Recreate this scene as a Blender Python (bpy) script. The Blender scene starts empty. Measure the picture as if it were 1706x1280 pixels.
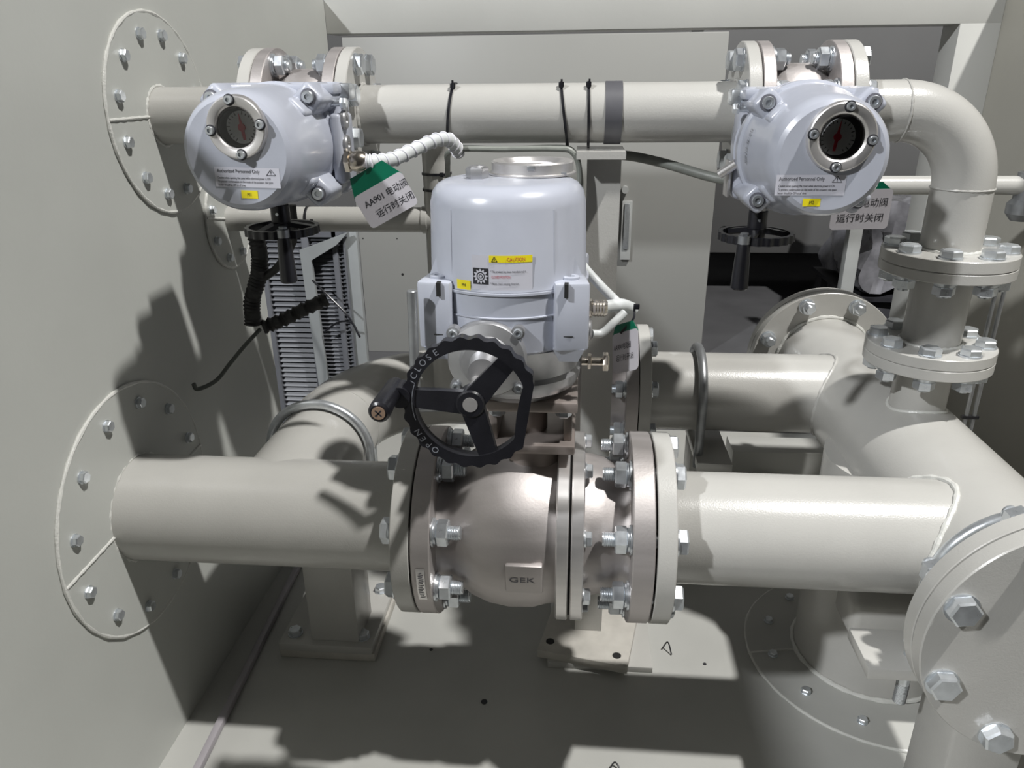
import bpy, bmesh, math, random
from mathutils import Vector as V, Matrix
random.seed(7)
C = bpy.context.scene.collection
S = bpy.context.scene
PI = math.pi
EYE = 1.08                      # camera height above the skid floor; coordinates below are relative to the eye

# ------------------------------------------------------------------ camera, world, lights, exposure
def cam_setup():
    p, yw, ro = .385498, .0896753, -.0109140
    cp, sp, cy, sy = math.cos(p), math.sin(p), math.cos(yw), math.sin(yw)
    f = V((-sy*cp, cy*cp, -sp)); r = V((cy, sy, 0)); u = r.cross(f)
    c, s = math.cos(ro), math.sin(ro)
    r2 = r*c + u*s; u2 = -r*s + u*c
    cd = bpy.data.cameras.new('camera'); co = bpy.data.objects.new('camera', cd); C.objects.link(co)
    m = Matrix((r2, u2, -f)).transposed().to_4x4(); m.translation = V((0, 0, 0)); co.matrix_world = m
    cd.sensor_width = 36; cd.lens = 1251.678/1706*36; cd.clip_start = .02
    S.camera = co
cam_setup()
w = bpy.data.worlds.new('world'); S.world = w; w.use_nodes = True
nt = w.node_tree; bg = nt.nodes['Background']
tc = nt.nodes.new('ShaderNodeTexCoord'); sx = nt.nodes.new('ShaderNodeSeparateXYZ'); rp = nt.nodes.new('ShaderNodeValToRGB')
nt.links.new(tc.outputs['Generated'], sx.inputs[0]); nt.links.new(sx.outputs[2], rp.inputs[0]); nt.links.new(rp.outputs[0], bg.inputs[0])
rp.color_ramp.elements[0].position = 0.0; rp.color_ramp.elements[0].color = (.5, .47, .45, 1)
rp.color_ramp.elements[1].position = .6; rp.color_ramp.elements[1].color = (1, 1, 1, 1)
bg.inputs[1].default_value = .02
def lamp(name, kind, loc, energy, col, size):
    l = bpy.data.lights.new(name, kind); l.energy = energy; l.color = col
    if kind == 'POINT': l.shadow_soft_size = size
    o = bpy.data.objects.new(name, l); o.location = loc; C.objects.link(o); return o
lamp('ceiling_lamp', 'POINT', (2.43, -.02, 4.9), 1780, (1, .985, .955), .1)
lamp('ceiling_lamp', 'POINT', (-3.3, -2.5, 3.3), 1080, (.96, .98, 1), .12)
S.view_settings.view_transform = 'Standard'; S.view_settings.look = 'None'
S.view_settings.exposure = 0.0; S.view_settings.gamma = 1; S.view_settings.use_curve_mapping = False

# ------------------------------------------------------------------ materials
def mat(name, col, rough=.4, metal=0, noise=.06, nscale=14, bump=0, bscale=300, spec=.5, coat=0, brushed=None, rvar=0):
    m = bpy.data.materials.new(name); m.use_nodes = True; n = m.node_tree; b = n.nodes['Principled BSDF']
    b.inputs['Roughness'].default_value = rough; b.inputs['Metallic'].default_value = metal
    b.inputs['Specular IOR Level'].default_value = spec
    if coat: b.inputs['Coat Weight'].default_value = coat; b.inputs['Coat Roughness'].default_value = .15
    t = n.nodes.new('ShaderNodeTexCoord'); mp = n.nodes.new('ShaderNodeMapping'); n.links.new(t.outputs['Object'], mp.inputs[0])
    if brushed: mp.inputs['Scale'].default_value = brushed
    nz = n.nodes.new('ShaderNodeTexNoise'); nz.inputs['Scale'].default_value = nscale; nz.inputs['Detail'].default_value = 5
    n.links.new(mp.outputs[0], nz.inputs['Vector'])
    cr = n.nodes.new('ShaderNodeValToRGB'); cr.color_ramp.elements[0].position = .3; cr.color_ramp.elements[1].position = .7
    cr.color_ramp.elements[0].color = tuple(c*(1-noise) for c in col)+(1,); cr.color_ramp.elements[1].color = tuple(min(1, c*(1+noise)) for c in col)+(1,)
    n.links.new(nz.outputs['Fac'], cr.inputs[0]); n.links.new(cr.outputs[0], b.inputs['Base Color'])
    if rvar:
        mr = n.nodes.new('ShaderNodeMapRange'); mr.inputs[3].default_value = rough-rvar; mr.inputs[4].default_value = rough+rvar
        n.links.new(nz.outputs['Fac'], mr.inputs[0]); n.links.new(mr.outputs[0], b.inputs['Roughness'])
    if bump:
        z2 = n.nodes.new('ShaderNodeTexNoise'); z2.inputs['Scale'].default_value = bscale; z2.inputs['Detail'].default_value = 2
        n.links.new(t.outputs['Object'], z2.inputs['Vector'])
        bp = n.nodes.new('ShaderNodeBump'); bp.inputs['Strength'].default_value = bump; bp.inputs['Distance'].default_value = .002
        n.links.new(z2.outputs['Fac'], bp.inputs['Height']); n.links.new(bp.outputs[0], b.inputs['Normal'])
    return m
M = {}
M['paint'] = mat('cream_paint', (.435, .428, .405), .26, noise=.04, nscale=9, bump=.10, bscale=420)
M['wallr'] = mat('side_wall_paint', (.43, .415, .365), .45, noise=.03, nscale=5, bump=.06, bscale=160)
M['wall'] = mat('wall_paint', (.455, .464, .438), .42, noise=.03, nscale=5, bump=.06, bscale=160)
M['beam'] = mat('beam_paint', (.52, .52, .495), .4, noise=.03, nscale=5, bump=.06, bscale=160)
M['floor'] = mat('floor_paint', (.43, .43, .407), .5, noise=.05, nscale=7, bump=.05, bscale=140)
M['bead'] = mat('weld_bead_paint', (.58, .58, .55), .3, noise=.05, nscale=60, bump=.5, bscale=240)
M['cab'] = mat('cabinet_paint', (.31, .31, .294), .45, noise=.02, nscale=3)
M['alu'] = mat('actuator_enamel', (.43, .45, .515), .27, noise=.03, nscale=30, coat=.25)
M['cast'] = mat('cast_aluminium', (.44, .44, .45), .38, metal=.75, noise=.08, nscale=50)
M['steel'] = mat('stainless_steel', (.46, .43, .42), .52, metal=.72, noise=.08, nscale=6, brushed=(.4, 6, 6), rvar=.08, bump=.08, bscale=260)
M['turned'] = mat('turned_steel', (.72, .70, .69), .36, metal=.8, noise=.06, nscale=8, brushed=(1, 9, 9), rvar=.05)
M['zinc'] = mat('zinc_plated_steel', (.66, .69, .72), .3, metal=.8, noise=.1, nscale=70, rvar=.08)
M['dull'] = mat('dull_galvanised', (.33, .34, .35), .4, metal=.7, noise=.15, nscale=40)
M['black'] = mat('black_enamel', (.012, .012, .015), .3, noise=.2, nscale=40, bump=.08, bscale=500)
M['rubber'] = mat('black_rubber', (.02, .02, .02), .55, noise=.2)
M['dark'] = mat('dark_gap', (.01, .01, .01), .8)
M['ink'] = mat('black_ink', (.02, .02, .025), .6)
M['grey_ink'] = mat('grey_ink', (.13, .13, .15), .6)
M['red_ink'] = mat('red_ink', (.5, .04, .06), .5)
M['white'] = mat('white_film', (.74, .73, .78), .35, noise=.01)
M['silver'] = mat('silver_film', (.56, .56, .62), .35, noise=.01)
M['yellow'] = mat('yellow_film', (.80, .68, .02), .35, noise=.02)
M['green'] = mat('green_tag_print', (.0, .13, .07), .35, noise=.1)
M['card'] = mat('laminated_card', (.52, .50, .53), .28, noise=.04, nscale=20)
M['red'] = mat('red_needle', (.6, .01, .04), .4)
M['dial'] = mat('dial_face', (.62, .63, .63), .5, noise=.1, nscale=30)
M['brass'] = mat('nickel_brass', (.66, .60, .52), .22, metal=.95, noise=.08)
M['copper'] = mat('copper_screw', (.75, .52, .38), .3, metal=.8, noise=.1)
M['wrap'] = mat('white_spiral_wrap', (.60, .62, .62), .35, noise=.06, nscale=60)
M['cable'] = mat('grey_cable', (.20, .21, .19), .45, noise=.1, nscale=60)
M['duct'] = mat('grey_pink_duct', (.33, .31, .33), .4)
M['olive'] = mat('dark_cable', (.07, .08, .07), .45, noise=.1, nscale=60)
M['pink'] = mat('primer_steel', (.30, .26, .24), .4, metal=.5, noise=.1, nscale=20)
M['grey'] = mat('grey_enamel', (.20, .21, .235), .4, noise=.05)
M['lou'] = mat('louvre_enamel', (.125, .13, .145), .4, noise=.05)
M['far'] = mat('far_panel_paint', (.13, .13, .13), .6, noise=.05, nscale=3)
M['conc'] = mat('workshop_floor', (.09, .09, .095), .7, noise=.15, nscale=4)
M['strip'] = mat('edge_strip_enamel', (.27, .285, .29), .45)
M['post'] = mat('pale_post_paint', (.42, .43, .42), .5)
M['film'] = mat('stretch_film', (.22, .22, .24), .18, noise=.5, nscale=9, bump=1.0, bscale=14, coat=.6)
M['ochre'] = mat('ochre_paint', (.22, .16, .03), .5)
M['tape'] = mat('grey_tape', (.10, .10, .11), .4, noise=.1)
M['rust'] = mat('plate_edge_paint', (.47, .45, .41), .5, noise=.12, nscale=22, bump=.3, bscale=90)
g = bpy.data.materials.new('window_glass'); g.use_nodes = True; gn = g.node_tree; gn.nodes.clear()
ga_, gb_, gc_, gd_, ge_ = [gn.nodes.new('ShaderNode'+k) for k in ('BsdfTransparent', 'BsdfGlossy', 'MixShader', 'Fresnel', 'OutputMaterial')]
gb_.inputs['Roughness'].default_value = .03; gn.links.new(gd_.outputs[0], gc_.inputs[0]); gn.links.new(ga_.outputs[0], gc_.inputs[1]); gn.links.new(gb_.outputs[0], gc_.inputs[2]); gn.links.new(gc_.outputs[0], ge_.inputs[0]); M['glass'] = g

# ------------------------------------------------------------------ mesh helpers
def basis(d):
    d = V(d).normalized(); a = V((0, 0, 1)) if abs(d.z) < .9 else V((0, 1, 0))
    x = a.cross(d).normalized(); return x, d.cross(x).normalized(), d
class MB:
    def __init__(s): s.v = []; s.f = []
    def add(s, vs, fs):
        o = len(s.v); s.v += [V(p) for p in vs]; s.f += [tuple(i+o for i in f) for f in fs]; return s
    def lathe(s, p, d, prof, n=48, closed=False, rot=0, rfun=None):
        x, y, z = basis(d); p = V(p); vs = []; rings = []
        for t, r in prof:
            if r < 1e-6: rings.append([len(vs)]); vs.append(p+z*t); continue
            ring = []
            for i in range(n):
                a = rot+2*PI*i/n; q = r*(rfun(a) if rfun else 1); ring.append(len(vs)); vs.append(p+z*t+x*(q*math.cos(a))+y*(q*math.sin(a)))
            rings.append(ring)
        fs = []; k = len(rings)
        for j in range(k if closed else k-1):
            A, B = rings[j], rings[(j+1) % k]
            if len(A) == 1 and len(B) == 1: continue
            for i in range(n):
                i2 = (i+1) % n
                if len(A) == 1: fs.append((A[0], B[i2], B[i]))
                elif len(B) == 1: fs.append((A[i], A[i2], B[0]))
                else: fs.append((A[i], A[i2], B[i2], B[i]))
        return s.add(vs, fs)
    def cyl(s, a, b, r, r2=None, n=40, bev=0):
        a, b = V(a), V(b); L = (b-a).length; r2 = r if r2 is None else r2
        if bev: pr = [(0, 0), (0, r-bev), (bev, r), (L-bev, r2), (L, r2-bev), (L, 0)]
        else: pr = [(0, 0), (0, r), (L, r2), (L, 0)]
        return s.lathe(a, b-a, pr, n)
    def hexa(s, p, d, R, h, rot=0):
        return s.lathe(p, d, [(0, 0), (0, R*.97), (h*.06, R), (h*.82, R), (h, R*.86), (h, 0)], 6, rot=rot)
    def ring(s, p, d, ri, ro, h, n=64, bev=.0012):
        return s.lathe(p, d, [(0, ri), (0, ro-bev), (bev, ro), (h-bev, ro), (h, ro-bev), (h, ri)], n, closed=True)
    def box(s, c, size, rot=None, bev=0, seg=2):
        bm = bmesh.new(); bmesh.ops.create_cube(bm, size=1)
        for v in bm.verts: v.co = V((v.co.x*size[0], v.co.y*size[1], v.co.z*size[2]))
        if bev: bmesh.ops.bevel(bm, geom=bm.edges[:], offset=bev, segments=seg, affect='EDGES', profile=.5)
        m = rot.to_4x4() if rot else Matrix(); bm.verts.ensure_lookup_table()
        vs = [m @ v.co+V(c) for v in bm.verts]; fs = [tuple(v.index for v in f.verts) for f in bm.faces]; bm.free()
        return s.add(vs, fs)
    def sweep(s, pts, r, n=12, closed=False, caps=True, flat=None, up=None):
        pts = [V(p) for p in pts]; k = len(pts); T = []
        for i in range(k):
            a = pts[(i-1) % k] if (closed or i) else pts[0]; b = pts[(i+1) % k] if (closed or i < k-1) else pts[-1]
            T.append((b-a).normalized())
        nx = basis(T[0])[0] if up is None else (V(up)-T[0]*T[0].dot(V(up))).normalized(); vs = []
        for i in range(k):
            nx = (V(up)-T[i]*T[i].dot(V(up))).normalized() if up is not None else (nx-T[i]*nx.dot(T[i])).normalized()
            ny = T[i].cross(nx); rr = r(i/(k-1)) if callable(r) else r
            for j in range(n):
                if flat: # rectangular section (width along nx, height along ny)
                    a, b = [(-1, -1), (1, -1), (1, 1), (-1, 1)][j]; vs.append(pts[i]+nx*(a*flat[0]/2)+ny*(b*flat[1]/2))
                else:
                    a = 2*PI*j/n; vs.append(pts[i]+nx*(rr*math.cos(a))+ny*(rr*math.sin(a)))
        fs = []
        for i in range(k if closed else k-1):
            for j in range(n):
                a = i*n+j; b = i*n+(j+1) % n; c = ((i+1) % k)*n+(j+1) % n; d = ((i+1) % k)*n+j; fs.append((a, b, c, d))
        if caps and not closed: fs += [tuple(range(n-1, -1, -1)), tuple((k-1)*n+j for j in range(n))]
        return s.add(vs, fs)
    def prism(s, poly, o, ux, uy, h):   # polygon in the (ux, uy) plane extruded by h along ux x uy
        ux, uy = V(ux).normalized(), V(uy).normalized(); uz = ux.cross(uy); n = len(poly)
        vs = [V(o)+ux*a+uy*b for a, b in poly]+[V(o)+ux*a+uy*b+uz*h for a, b in poly]
        fs = [tuple(range(n-1, -1, -1)), tuple(range(n, 2*n))]+[(i, (i+1) % n, n+(i+1) % n, n+i) for i in range(n)]
        return s.add(vs, fs)
    def frameprism(s, outer, inner, o, ux, uy, h):  # ring shaped polygon with equal counts of outer and inner points
        ux, uy = V(ux).normalized(), V(uy).normalized(); uz = ux.cross(uy); n = len(outer)
        L = [V(o)+ux*a+uy*b+uz*z for z in (0, h) for P in (outer, inner) for a, b in P]; fs = []
        for i in range(n):
            j = (i+1) % n
            fs += [(i, n+i, n+j, j), (2*n+i, 2*n+j, 3*n+j, 3*n+i), (i, j, 2*n+j, 2*n+i), (n+i, 3*n+i, 3*n+j, n+j)]
        return s.add(L, fs)
    def mesh(s, name, m, sharp=35, off=V((0, 0, 0))):
        me = bpy.data.meshes.new(name); me.from_pydata([tuple(p-off) for p in s.v], [], s.f); me.materials.append(m)
        bm = bmesh.new(); bm.from_mesh(me); bmesh.ops.recalc_face_normals(bm, faces=bm.faces[:]); bm.to_mesh(me); bm.free()
        for p in me.polygons: p.use_smooth = True
        me.set_sharp_from_angle(angle=math.radians(sharp)); me.update(); return me
ROOT = {}
def thing(name, label, cat, loc, group=None):
    o = bpy.data.objects.new(name, None); o.empty_display_size = .02; C.objects.link(o); o.location = loc
    o['label'] = label; o['category'] = cat
    if group: o['group'] = group
    ROOT[o.name] = V(loc); return o
def off(parent): return ROOT[parent.name]
def part(name, mb, m, parent, label=None, sharp=35):
    me = mb.mesh(name, m, sharp, off(parent)); o = bpy.data.objects.new(name, me); o.parent = parent; C.objects.link(o)
    ROOT[o.name] = off(parent)
    if label: o['label'] = label
    return o
def solo(name, mb, m, label, cat, loc=None, group=None, sharp=35):
    loc = V(loc) if loc is not None else V((sum(p.x for p in mb.v)/len(mb.v), sum(p.y for p in mb.v)/len(mb.v), min(p.z for p in mb.v)))
    o = bpy.data.objects.new(name, mb.mesh(name, m, sharp, loc)); o.location = loc; C.objects.link(o); o['label'] = label; o['category'] = cat
    if group: o['group'] = group
    ROOT[o.name] = loc; return o
def struct(name, mb, m, parent=None):
    o = bpy.data.objects.new(name, mb.mesh(name, m)); C.objects.link(o); o['kind'] = 'structure'
    if parent: o.parent = parent
    ROOT[o.name] = V((0, 0, 0)); return o
# text as mesh
def text2d(body, size, align='LEFT'):
    cu = bpy.data.curves.new('lettering', 'FONT'); cu.body = body; cu.size = size; cu.align_x = align; cu.resolution_u = 3
    o = bpy.data.objects.new('lettering', cu); C.objects.link(o); dg = bpy.context.evaluated_depsgraph_get(); dg.update()
    me = bpy.data.meshes.new_from_object(o.evaluated_get(dg)); vs = [(v.co.x, v.co.y) for v in me.vertices]; fs = [tuple(p.vertices) for p in me.polygons]
    bpy.data.objects.remove(o); bpy.data.curves.remove(cu); bpy.data.meshes.remove(me); return vs, fs
def put_text(mb, body, size, fn, x, y, align='LEFT', sxx=1.0):
    vs, fs = text2d(body, size, align); mb.add([fn(x+a*sxx, y+b) for a, b in vs], fs)
def plane_fn(o, ux, uy): o, ux, uy = V(o), V(ux).normalized(), V(uy).normalized(); return lambda a, b: o+ux*a+uy*b
def grid_patch(mb, fn, x0, x1, y0, y1, nx=1, ny=1):
    vs = [fn(x0+(x1-x0)*i/nx, y0+(y1-y0)*j/ny) for j in range(ny+1) for i in range(nx+1)]
    mb.add(vs, [(j*(nx+1)+i, j*(nx+1)+i+1, (j+1)*(nx+1)+i+1, (j+1)*(nx+1)+i) for j in range(ny) for i in range(nx)])
def stroke(mb, fn, pts, w, closed=False):
    n = len(pts)
    for i in range(n if closed else n-1):
        a, b = pts[i], pts[(i+1) % n]; dx, dy = b[0]-a[0], b[1]-a[1]; L = math.hypot(dx, dy) or 1; px, py = -dy/L*w/2, dx/L*w/2
        mb.add([fn(a[0]+px, a[1]+py), fn(a[0]-px, a[1]-py), fn(b[0]-px, b[1]-py), fn(b[0]+px, b[1]+py)], [(0, 1, 2, 3)])
def arc_pts(c, u, v, r, a0, a1, n): c, u, v = V(c), V(u), V(v); return [c+u*(r*math.cos(a0+(a1-a0)*i/n))+v*(r*math.sin(a0+(a1-a0)*i/n)) for i in range(n+1)]
def spline(pts, k=8):
    P = [V(p) for p in pts]; P = [P[0]*2-P[1]]+P+[P[-1]*2-P[-2]]; out = []
    for i in range(1, len(P)-2):
        for j in range(k):
            t = j/k; out.append(.5*((2*P[i])+(-P[i-1]+P[i+1])*t+(2*P[i-1]-5*P[i]+4*P[i+1]-P[i+2])*t*t+(-P[i-1]+3*P[i]-3*P[i+1]+P[i+2])*t**3))
    return out+[P[-2]]
# bolts: shared meshes along local +Z; origin on the bearing face, head below it (-Z), thread above
CACHE = {}
def bolt_mesh(s, L, th):
    k = ('b', s, round(L, 4), round(th, 4))
    if k not in CACHE:
        m = MB(); m.hexa((0, 0, -.0025), (0, 0, -1), s*.9, s*.62); m.cyl((0, 0, -.0028), (0, 0, 0), s*.95, n=24)
        pr = [(0, 0), (0, s/2), (L-th, s/2)]; p = s*.11; t = L-th
        while t < L-p: pr += [(t, s/2), (t+p*.5, s*.43)]; t += p
        pr += [(L, s*.44), (L, 0)]; m.lathe((0, 0, 0), (0, 0, 1), pr, 20)
        CACHE[k] = m.mesh('bolt', M['zinc'], 25)
    return CACHE[k]
def nut_mesh(s):
    k = ('n', s)
    if k not in CACHE:
        m = MB(); m.cyl((0, 0, 0), (0, 0, .0028), s*.98, n=24); m.lathe((0, 0, .003), (0, 0, 1), [(0, 0), (0, s*.8), (.003, s*.8), (.003, 0)], 24)
        m.lathe((0, 0, .0062), (0, 0, 1), [(0, 0), (0, s*.8), (s*.08, s*.9), (s*.72, s*.9), (s*.8, s*.8), (s*.8, 0)], 6)
        CACHE[k] = m.mesh('nut', M['zinc'], 25)
    return CACHE[k]
def inst(name, me, parent, p, d, roll=0):
    o = bpy.data.objects.new(name, me); C.objects.link(o); o.parent = parent
    o.rotation_mode = 'QUATERNION'; q = V((0, 0, 1)).rotation_difference(V(d)); o.rotation_quaternion = q @ Matrix.Rotation(roll, 3, 'Z').to_quaternion()
    o.location = V(p)-off(parent) if parent else V(p); return o
def flange_bolts(parent, c, axis, rb, n, a0, s, grip, ext, nuts=True, matl=None, skip=()):
    """c: centre on the head-side face, axis: from head to nut"""
    x, y, z = basis(axis)
    for i in range(n):
        if i in skip: continue
        a = a0+2*PI*i/n; p = V(c)+x*(rb*math.cos(a))+y*(rb*math.sin(a))
        b = inst('bolt', bolt_mesh(s, grip+ext+(s*.9+.006 if nuts else 0), ext+s*.3), parent, p, z, random.uniform(0, 1))
        if nuts:
            q = bpy.data.objects.new('nut', nut_mesh(s)); C.objects.link(q); q.parent = b; q.location = (0, 0, grip); q.rotation_euler = (0, 0, random.uniform(0, 1))
def bead(p, d, r, w=.004, n=90):
    x, y, z = basis(d); pts = [V(p)+x*(r*math.cos(2*PI*i/n))+y*(r*math.sin(2*PI*i/n)) for i in range(n)]
    m = MB(); m.sweep(pts, lambda t: w*(1+.18*math.sin(t*173)+.12*math.sin(t*61)), 8, closed=True); return m

# ------------------------------------------------------------------ room shell
YB = 2.19
m = MB(); m.box((.18, 1.28, -1.09), (1.9, 2.0, .02)); struct('floor', m, M['floor'])
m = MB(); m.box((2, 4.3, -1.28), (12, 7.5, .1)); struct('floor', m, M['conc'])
m = MB(); m.box((-.695, .12, -.44), (.01, 2.9, 1.28)); m.box((-.695, 1.88, .02), (.01, .62, .36)); struct('wall_left', m, M['wall'])
m = MB(); m.box((1.055, 1.25, -.42), (.01, 1.9, 1.34)); struct('wall_right', m, M['wallr'])
m = MB(); m.box((.18, YB+.05, .218), (1.74, .1, .20), bev=.002); struct('trim_1', m, M['beam'])
m = MB(); m.box((1.0, YB+.05, -.5), (.1, .1, 1.24), bev=.002); struct('trim_2', m, M['beam'])
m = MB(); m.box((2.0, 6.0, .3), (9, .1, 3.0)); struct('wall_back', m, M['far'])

# ------------------------------------------------------------------ wall collars
def collar(Yc, Zc, R, r, rb, n, a0, seam, pipe_r, label, s=.010, X=-.69, thick=.004):
    t = thing('wall_collar', label, 'collar plate', (X, Yc, Zc), None)
    m = MB(); m.ring((X, Yc, Zc), (1, 0, 0), pipe_r, R, thick, 96, .0008); part('plate', m, M['wall'], t)
    m = bead((X+.002, Yc, Zc), (1, 0, 0), R, .003); part('weld_bead', m, M['bead'], t, 'thick pale bead round the plate edge')
    m = MB(); pts = [(X+thick, Yc+math.cos(seam)*q, Zc+math.sin(seam)*q) for q in [pipe_r+(R-pipe_r)*i/12 for i in range(13)]]
    m.sweep(pts, lambda u: .0026*(1+.2*math.sin(u*31)), 8); part('seam_bead', m, M['bead'], t); m = MB(); pts2 = [(X+thick, Yc-math.cos(seam)*q, Zc-math.sin(seam)*q) for q in [pipe_r+(R-pipe_r)*i/12 for i in range(13)]]
    m.sweep(pts2, .0026, 8); part('seam_bead', m, M['bead'], t)
    for i in range(n):
        a = a0+2*PI*i/n; p = V((X+thick, Yc+rb*math.cos(a), Zc+rb*math.sin(a)))
        b = MBOLT(s); inst('bolt', b, t, p, (-1, 0, 0), random.uniform(0, 1))
    return t
def MBOLT(s):
    k = ('w', s)
    if k not in CACHE:
        m = MB(); m.cyl((0, 0, -.002), (0, 0, 0), s*.95, n=20); m.hexa((0, 0, -.002), (0, 0, -1), s*.88, s*.7); CACHE[k] = m.mesh('bolt', M['zinc'], 25)
    return CACHE[k]
R15 = math.radians(15)
collar(.99, -.63, .2, .084, .168, 12, R15, math.radians(183), .084, 'large round collar plate on the left wall around the lower main pipe')
collar(1.262, -.05, .155, .045, .126, 12, R15, math.radians(180), .045, 'round collar plate on the left wall around the upper thin pipe')
collar(1.445, -.25, .095, .024, .077, 8, .4, math.radians(170), .024, 'small shaded collar plate on the left wall around the narrow middle pipe', s=.009)

# ------------------------------------------------------------------ pipes
def bend(c, u, v, R, r, n=24, k=40):
    m = MB(); m.sweep(arc_pts(c, u, v, R, 0, PI/2, n), r, k, caps=False); return m
YM, ZM = .99, -.63
# lower left main pipe with the by-pass welded into it
t = thing('inlet_pipe', 'thick cream main pipe from the left wall collar, with a curved by-pass branch behind', 'pipe', (-.45, YM, ZM-.084))
m = MB(); m.cyl((-.69, YM, ZM), (-.222, YM, ZM), .084, n=80); part('pipe_tube', m, M['paint'], t)
XB = -.463; YR = 1.53
m = MB(); m.cyl((XB, YM, ZM), (XB, YR-.229, ZM), .0835, n=80); m.sweep(arc_pts((XB+.229, YR-.229, ZM), (-1, 0, 0), (0, 1, 0), .229, 0, PI/2, 28), .0835, 64, caps=False)
m.cyl((XB+.229, YR, ZM), (-.09, YR, ZM), .0835, n=64); part('branch_tube', m, M['paint'], t)
part('weld_bead', bead((-.689, YM, ZM), (1, 0, 0), .0855, .0035), M['bead'], t)
m = bead((XB, YR-.229, ZM), (0, 1, 0), .083, .002); part('weld_bead', m, M['paint'], t)
m = MB(); m.ring((-.249, YM, ZM), (1, 0, 0), .08, .1425, .0265, 96); part('flange', m, M['paint'], t)
m = MB(); m.ring((-.2225, YM, ZM), (1, 0, 0), .06, .106, .0025, 64, .0003); part('gasket', m, M['dark'], t)
m = MB(); m.ring((-.115, YR, ZM), (1, 0, 0), .08, .1425, .024, 80); part('flange', m, M['paint'], t)
# main valve
t = thing('ball_valve', 'large stainless steel ball valve in the middle of the main pipe', 'valve', (-.05, YM, ZM-.1425))
ax = (1, 0, 0); o = (0, YM, ZM)
m = MB(); m.ring((-.220, YM, ZM), ax, .06, .1425, .027, 96, .0015); part('end_flange', m, M['steel'], t)
m = MB(); m.lathe(o, ax, [(-.195, .06), (-.195, .098), (-.185, .094), (-.168, .098), (-.145, .113), (-.12, .123), (-.09, .128), (-.055, .127), (-.035, .121), (-.02, .118), (-.02, .06)], 96, closed=True)
part('body', m, M['steel'], t, sharp=50)
def rsq(a): return 1.0+.045*math.cos(4*a)*-1
m = MB(); m.lathe(o, ax, [(-.021, .06), (-.021, .1345), (-.019, .137), (-.005, .137), (-.0035, .135), (-.0035, .06)], 96, closed=True, rfun=rsq); part('middle_flange', m, M['turned'], t)
m = MB(); m.lathe(o, ax, [(-.0035, .06), (-.0035, .130), (0, .130), (0, .06)], 64, closed=True, rfun=rsq); part('gasket', m, M['dark'], t)
m = MB(); m.lathe(o, ax, [(0, .06), (0, .135), (.0015, .137), (.0165, .137), (.018, .1345), (.018, .06)], 96, closed=True, rfun=rsq); part('middle_flange', m, M['turned'], t)
m = MB(); m.lathe(o, ax, [(.018, .06), (.018, .108), (.03, .106), (.048, .102), (.06, .094), (.075, .09), (.084, .096), (.084, .06)], 80, closed=True); part('neck', m, M['steel'], t, sharp=50)
m = MB(); m.ring((.083, YM, ZM), ax, .06, .1425, .03, 96, .0015); part('end_flange', m, M['steel'], t)
x_, y_, z_ = basis(ax)
for i in range(8):
    a = PI/8+2*PI*i/8; p = V((.018, YM, ZM))+x_*(.125*math.cos(a))+y_*(.125*math.sin(a))
    b = MBOLT(.0125); inst('bolt', b, t, p, (-1, 0, 0), random.uniform(0, 1))
flange_bolts(t, (-.249, YM, ZM), ax, .12, 8, PI/8, .021, .0565, .015)
flange_bolts(t, (.142, YM, ZM), (-1, 0, 0), .12, 8, PI/8, .021, .0595, .015)
# raised maker's pad facing the front and down
pr = Matrix.Rotation(math.radians(7), 3, 'X')
m = MB(); m.box((-.064, .8655, -.643), (.052, .012, .05), pr, bev=.003); pad = part('name_pad', m, M['steel'], t)
nn = pr @ V((0, -1, 0)); uu = pr @ V((0, 0, 1)); fn0 = plane_fn(V((-.064, .8655, -.643))+nn*.0066, (1, 0, 0), uu)
m = MB(); put_text(m, 'GEK', .013, fn0, -.021, -.004, sxx=1.5); part('lettering', m, M['grey_ink'], pad)
# data plate strip on the flange rim
fnr = lambda a, b: V((-.2065+a, YM-math.cos(.02+b/.1425)*.1433, ZM-math.sin(.02+b/.1425)*-.1433))
m = MB(); grid_patch(m, lambda a, b: fnr(a, b), -.006, .006, -.055, .004, 1, 12); dp = part('data_plate', m, M['turned'], t)
m = MB(); fn1 = lambda a, b: V((0, -.0004, 0))+fnr(b, a)
for q in range(14): stroke(m, fn1, [(-.05+q*.0035, -.004+random.random()*.002), (-.0485+q*.0035, .0015+random.random()*.003)], .0012)
part('stamped_marks', m, M['grey_ink'], dp)
# stem neck and mounting bracket
m = MB(); m.cyl((-.0915+.03, YM, ZM+.1), (-.0915+.03, YM, -.47), .045, n=40); m.box((-.055, .985, -.476), (.115, .115, .014), bev=.003); part('stem_housing', m, M['pink'], t)
m = MB(); m.box((-.06, .99, -.412), (.13, .125, .016), bev=.003)
for sx_ in (-1, 1):
    m.box((-.06+sx_*.052, .99, -.443), (.012, .09, .052), bev=.002)
m.cyl((-.06, .99, -.47), (-.06, .99, -.415), .022); part('mounting_bracket', m, M['pink'], t)
for sx_, sy_ in ((-1, -1), (1, -1), (1, 1), (-1, 1)): inst('bolt', MBOLT(.013), t, (-.06+sx_*.046, .99+sy_*.044, -.42), (0, 0, 1))

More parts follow.
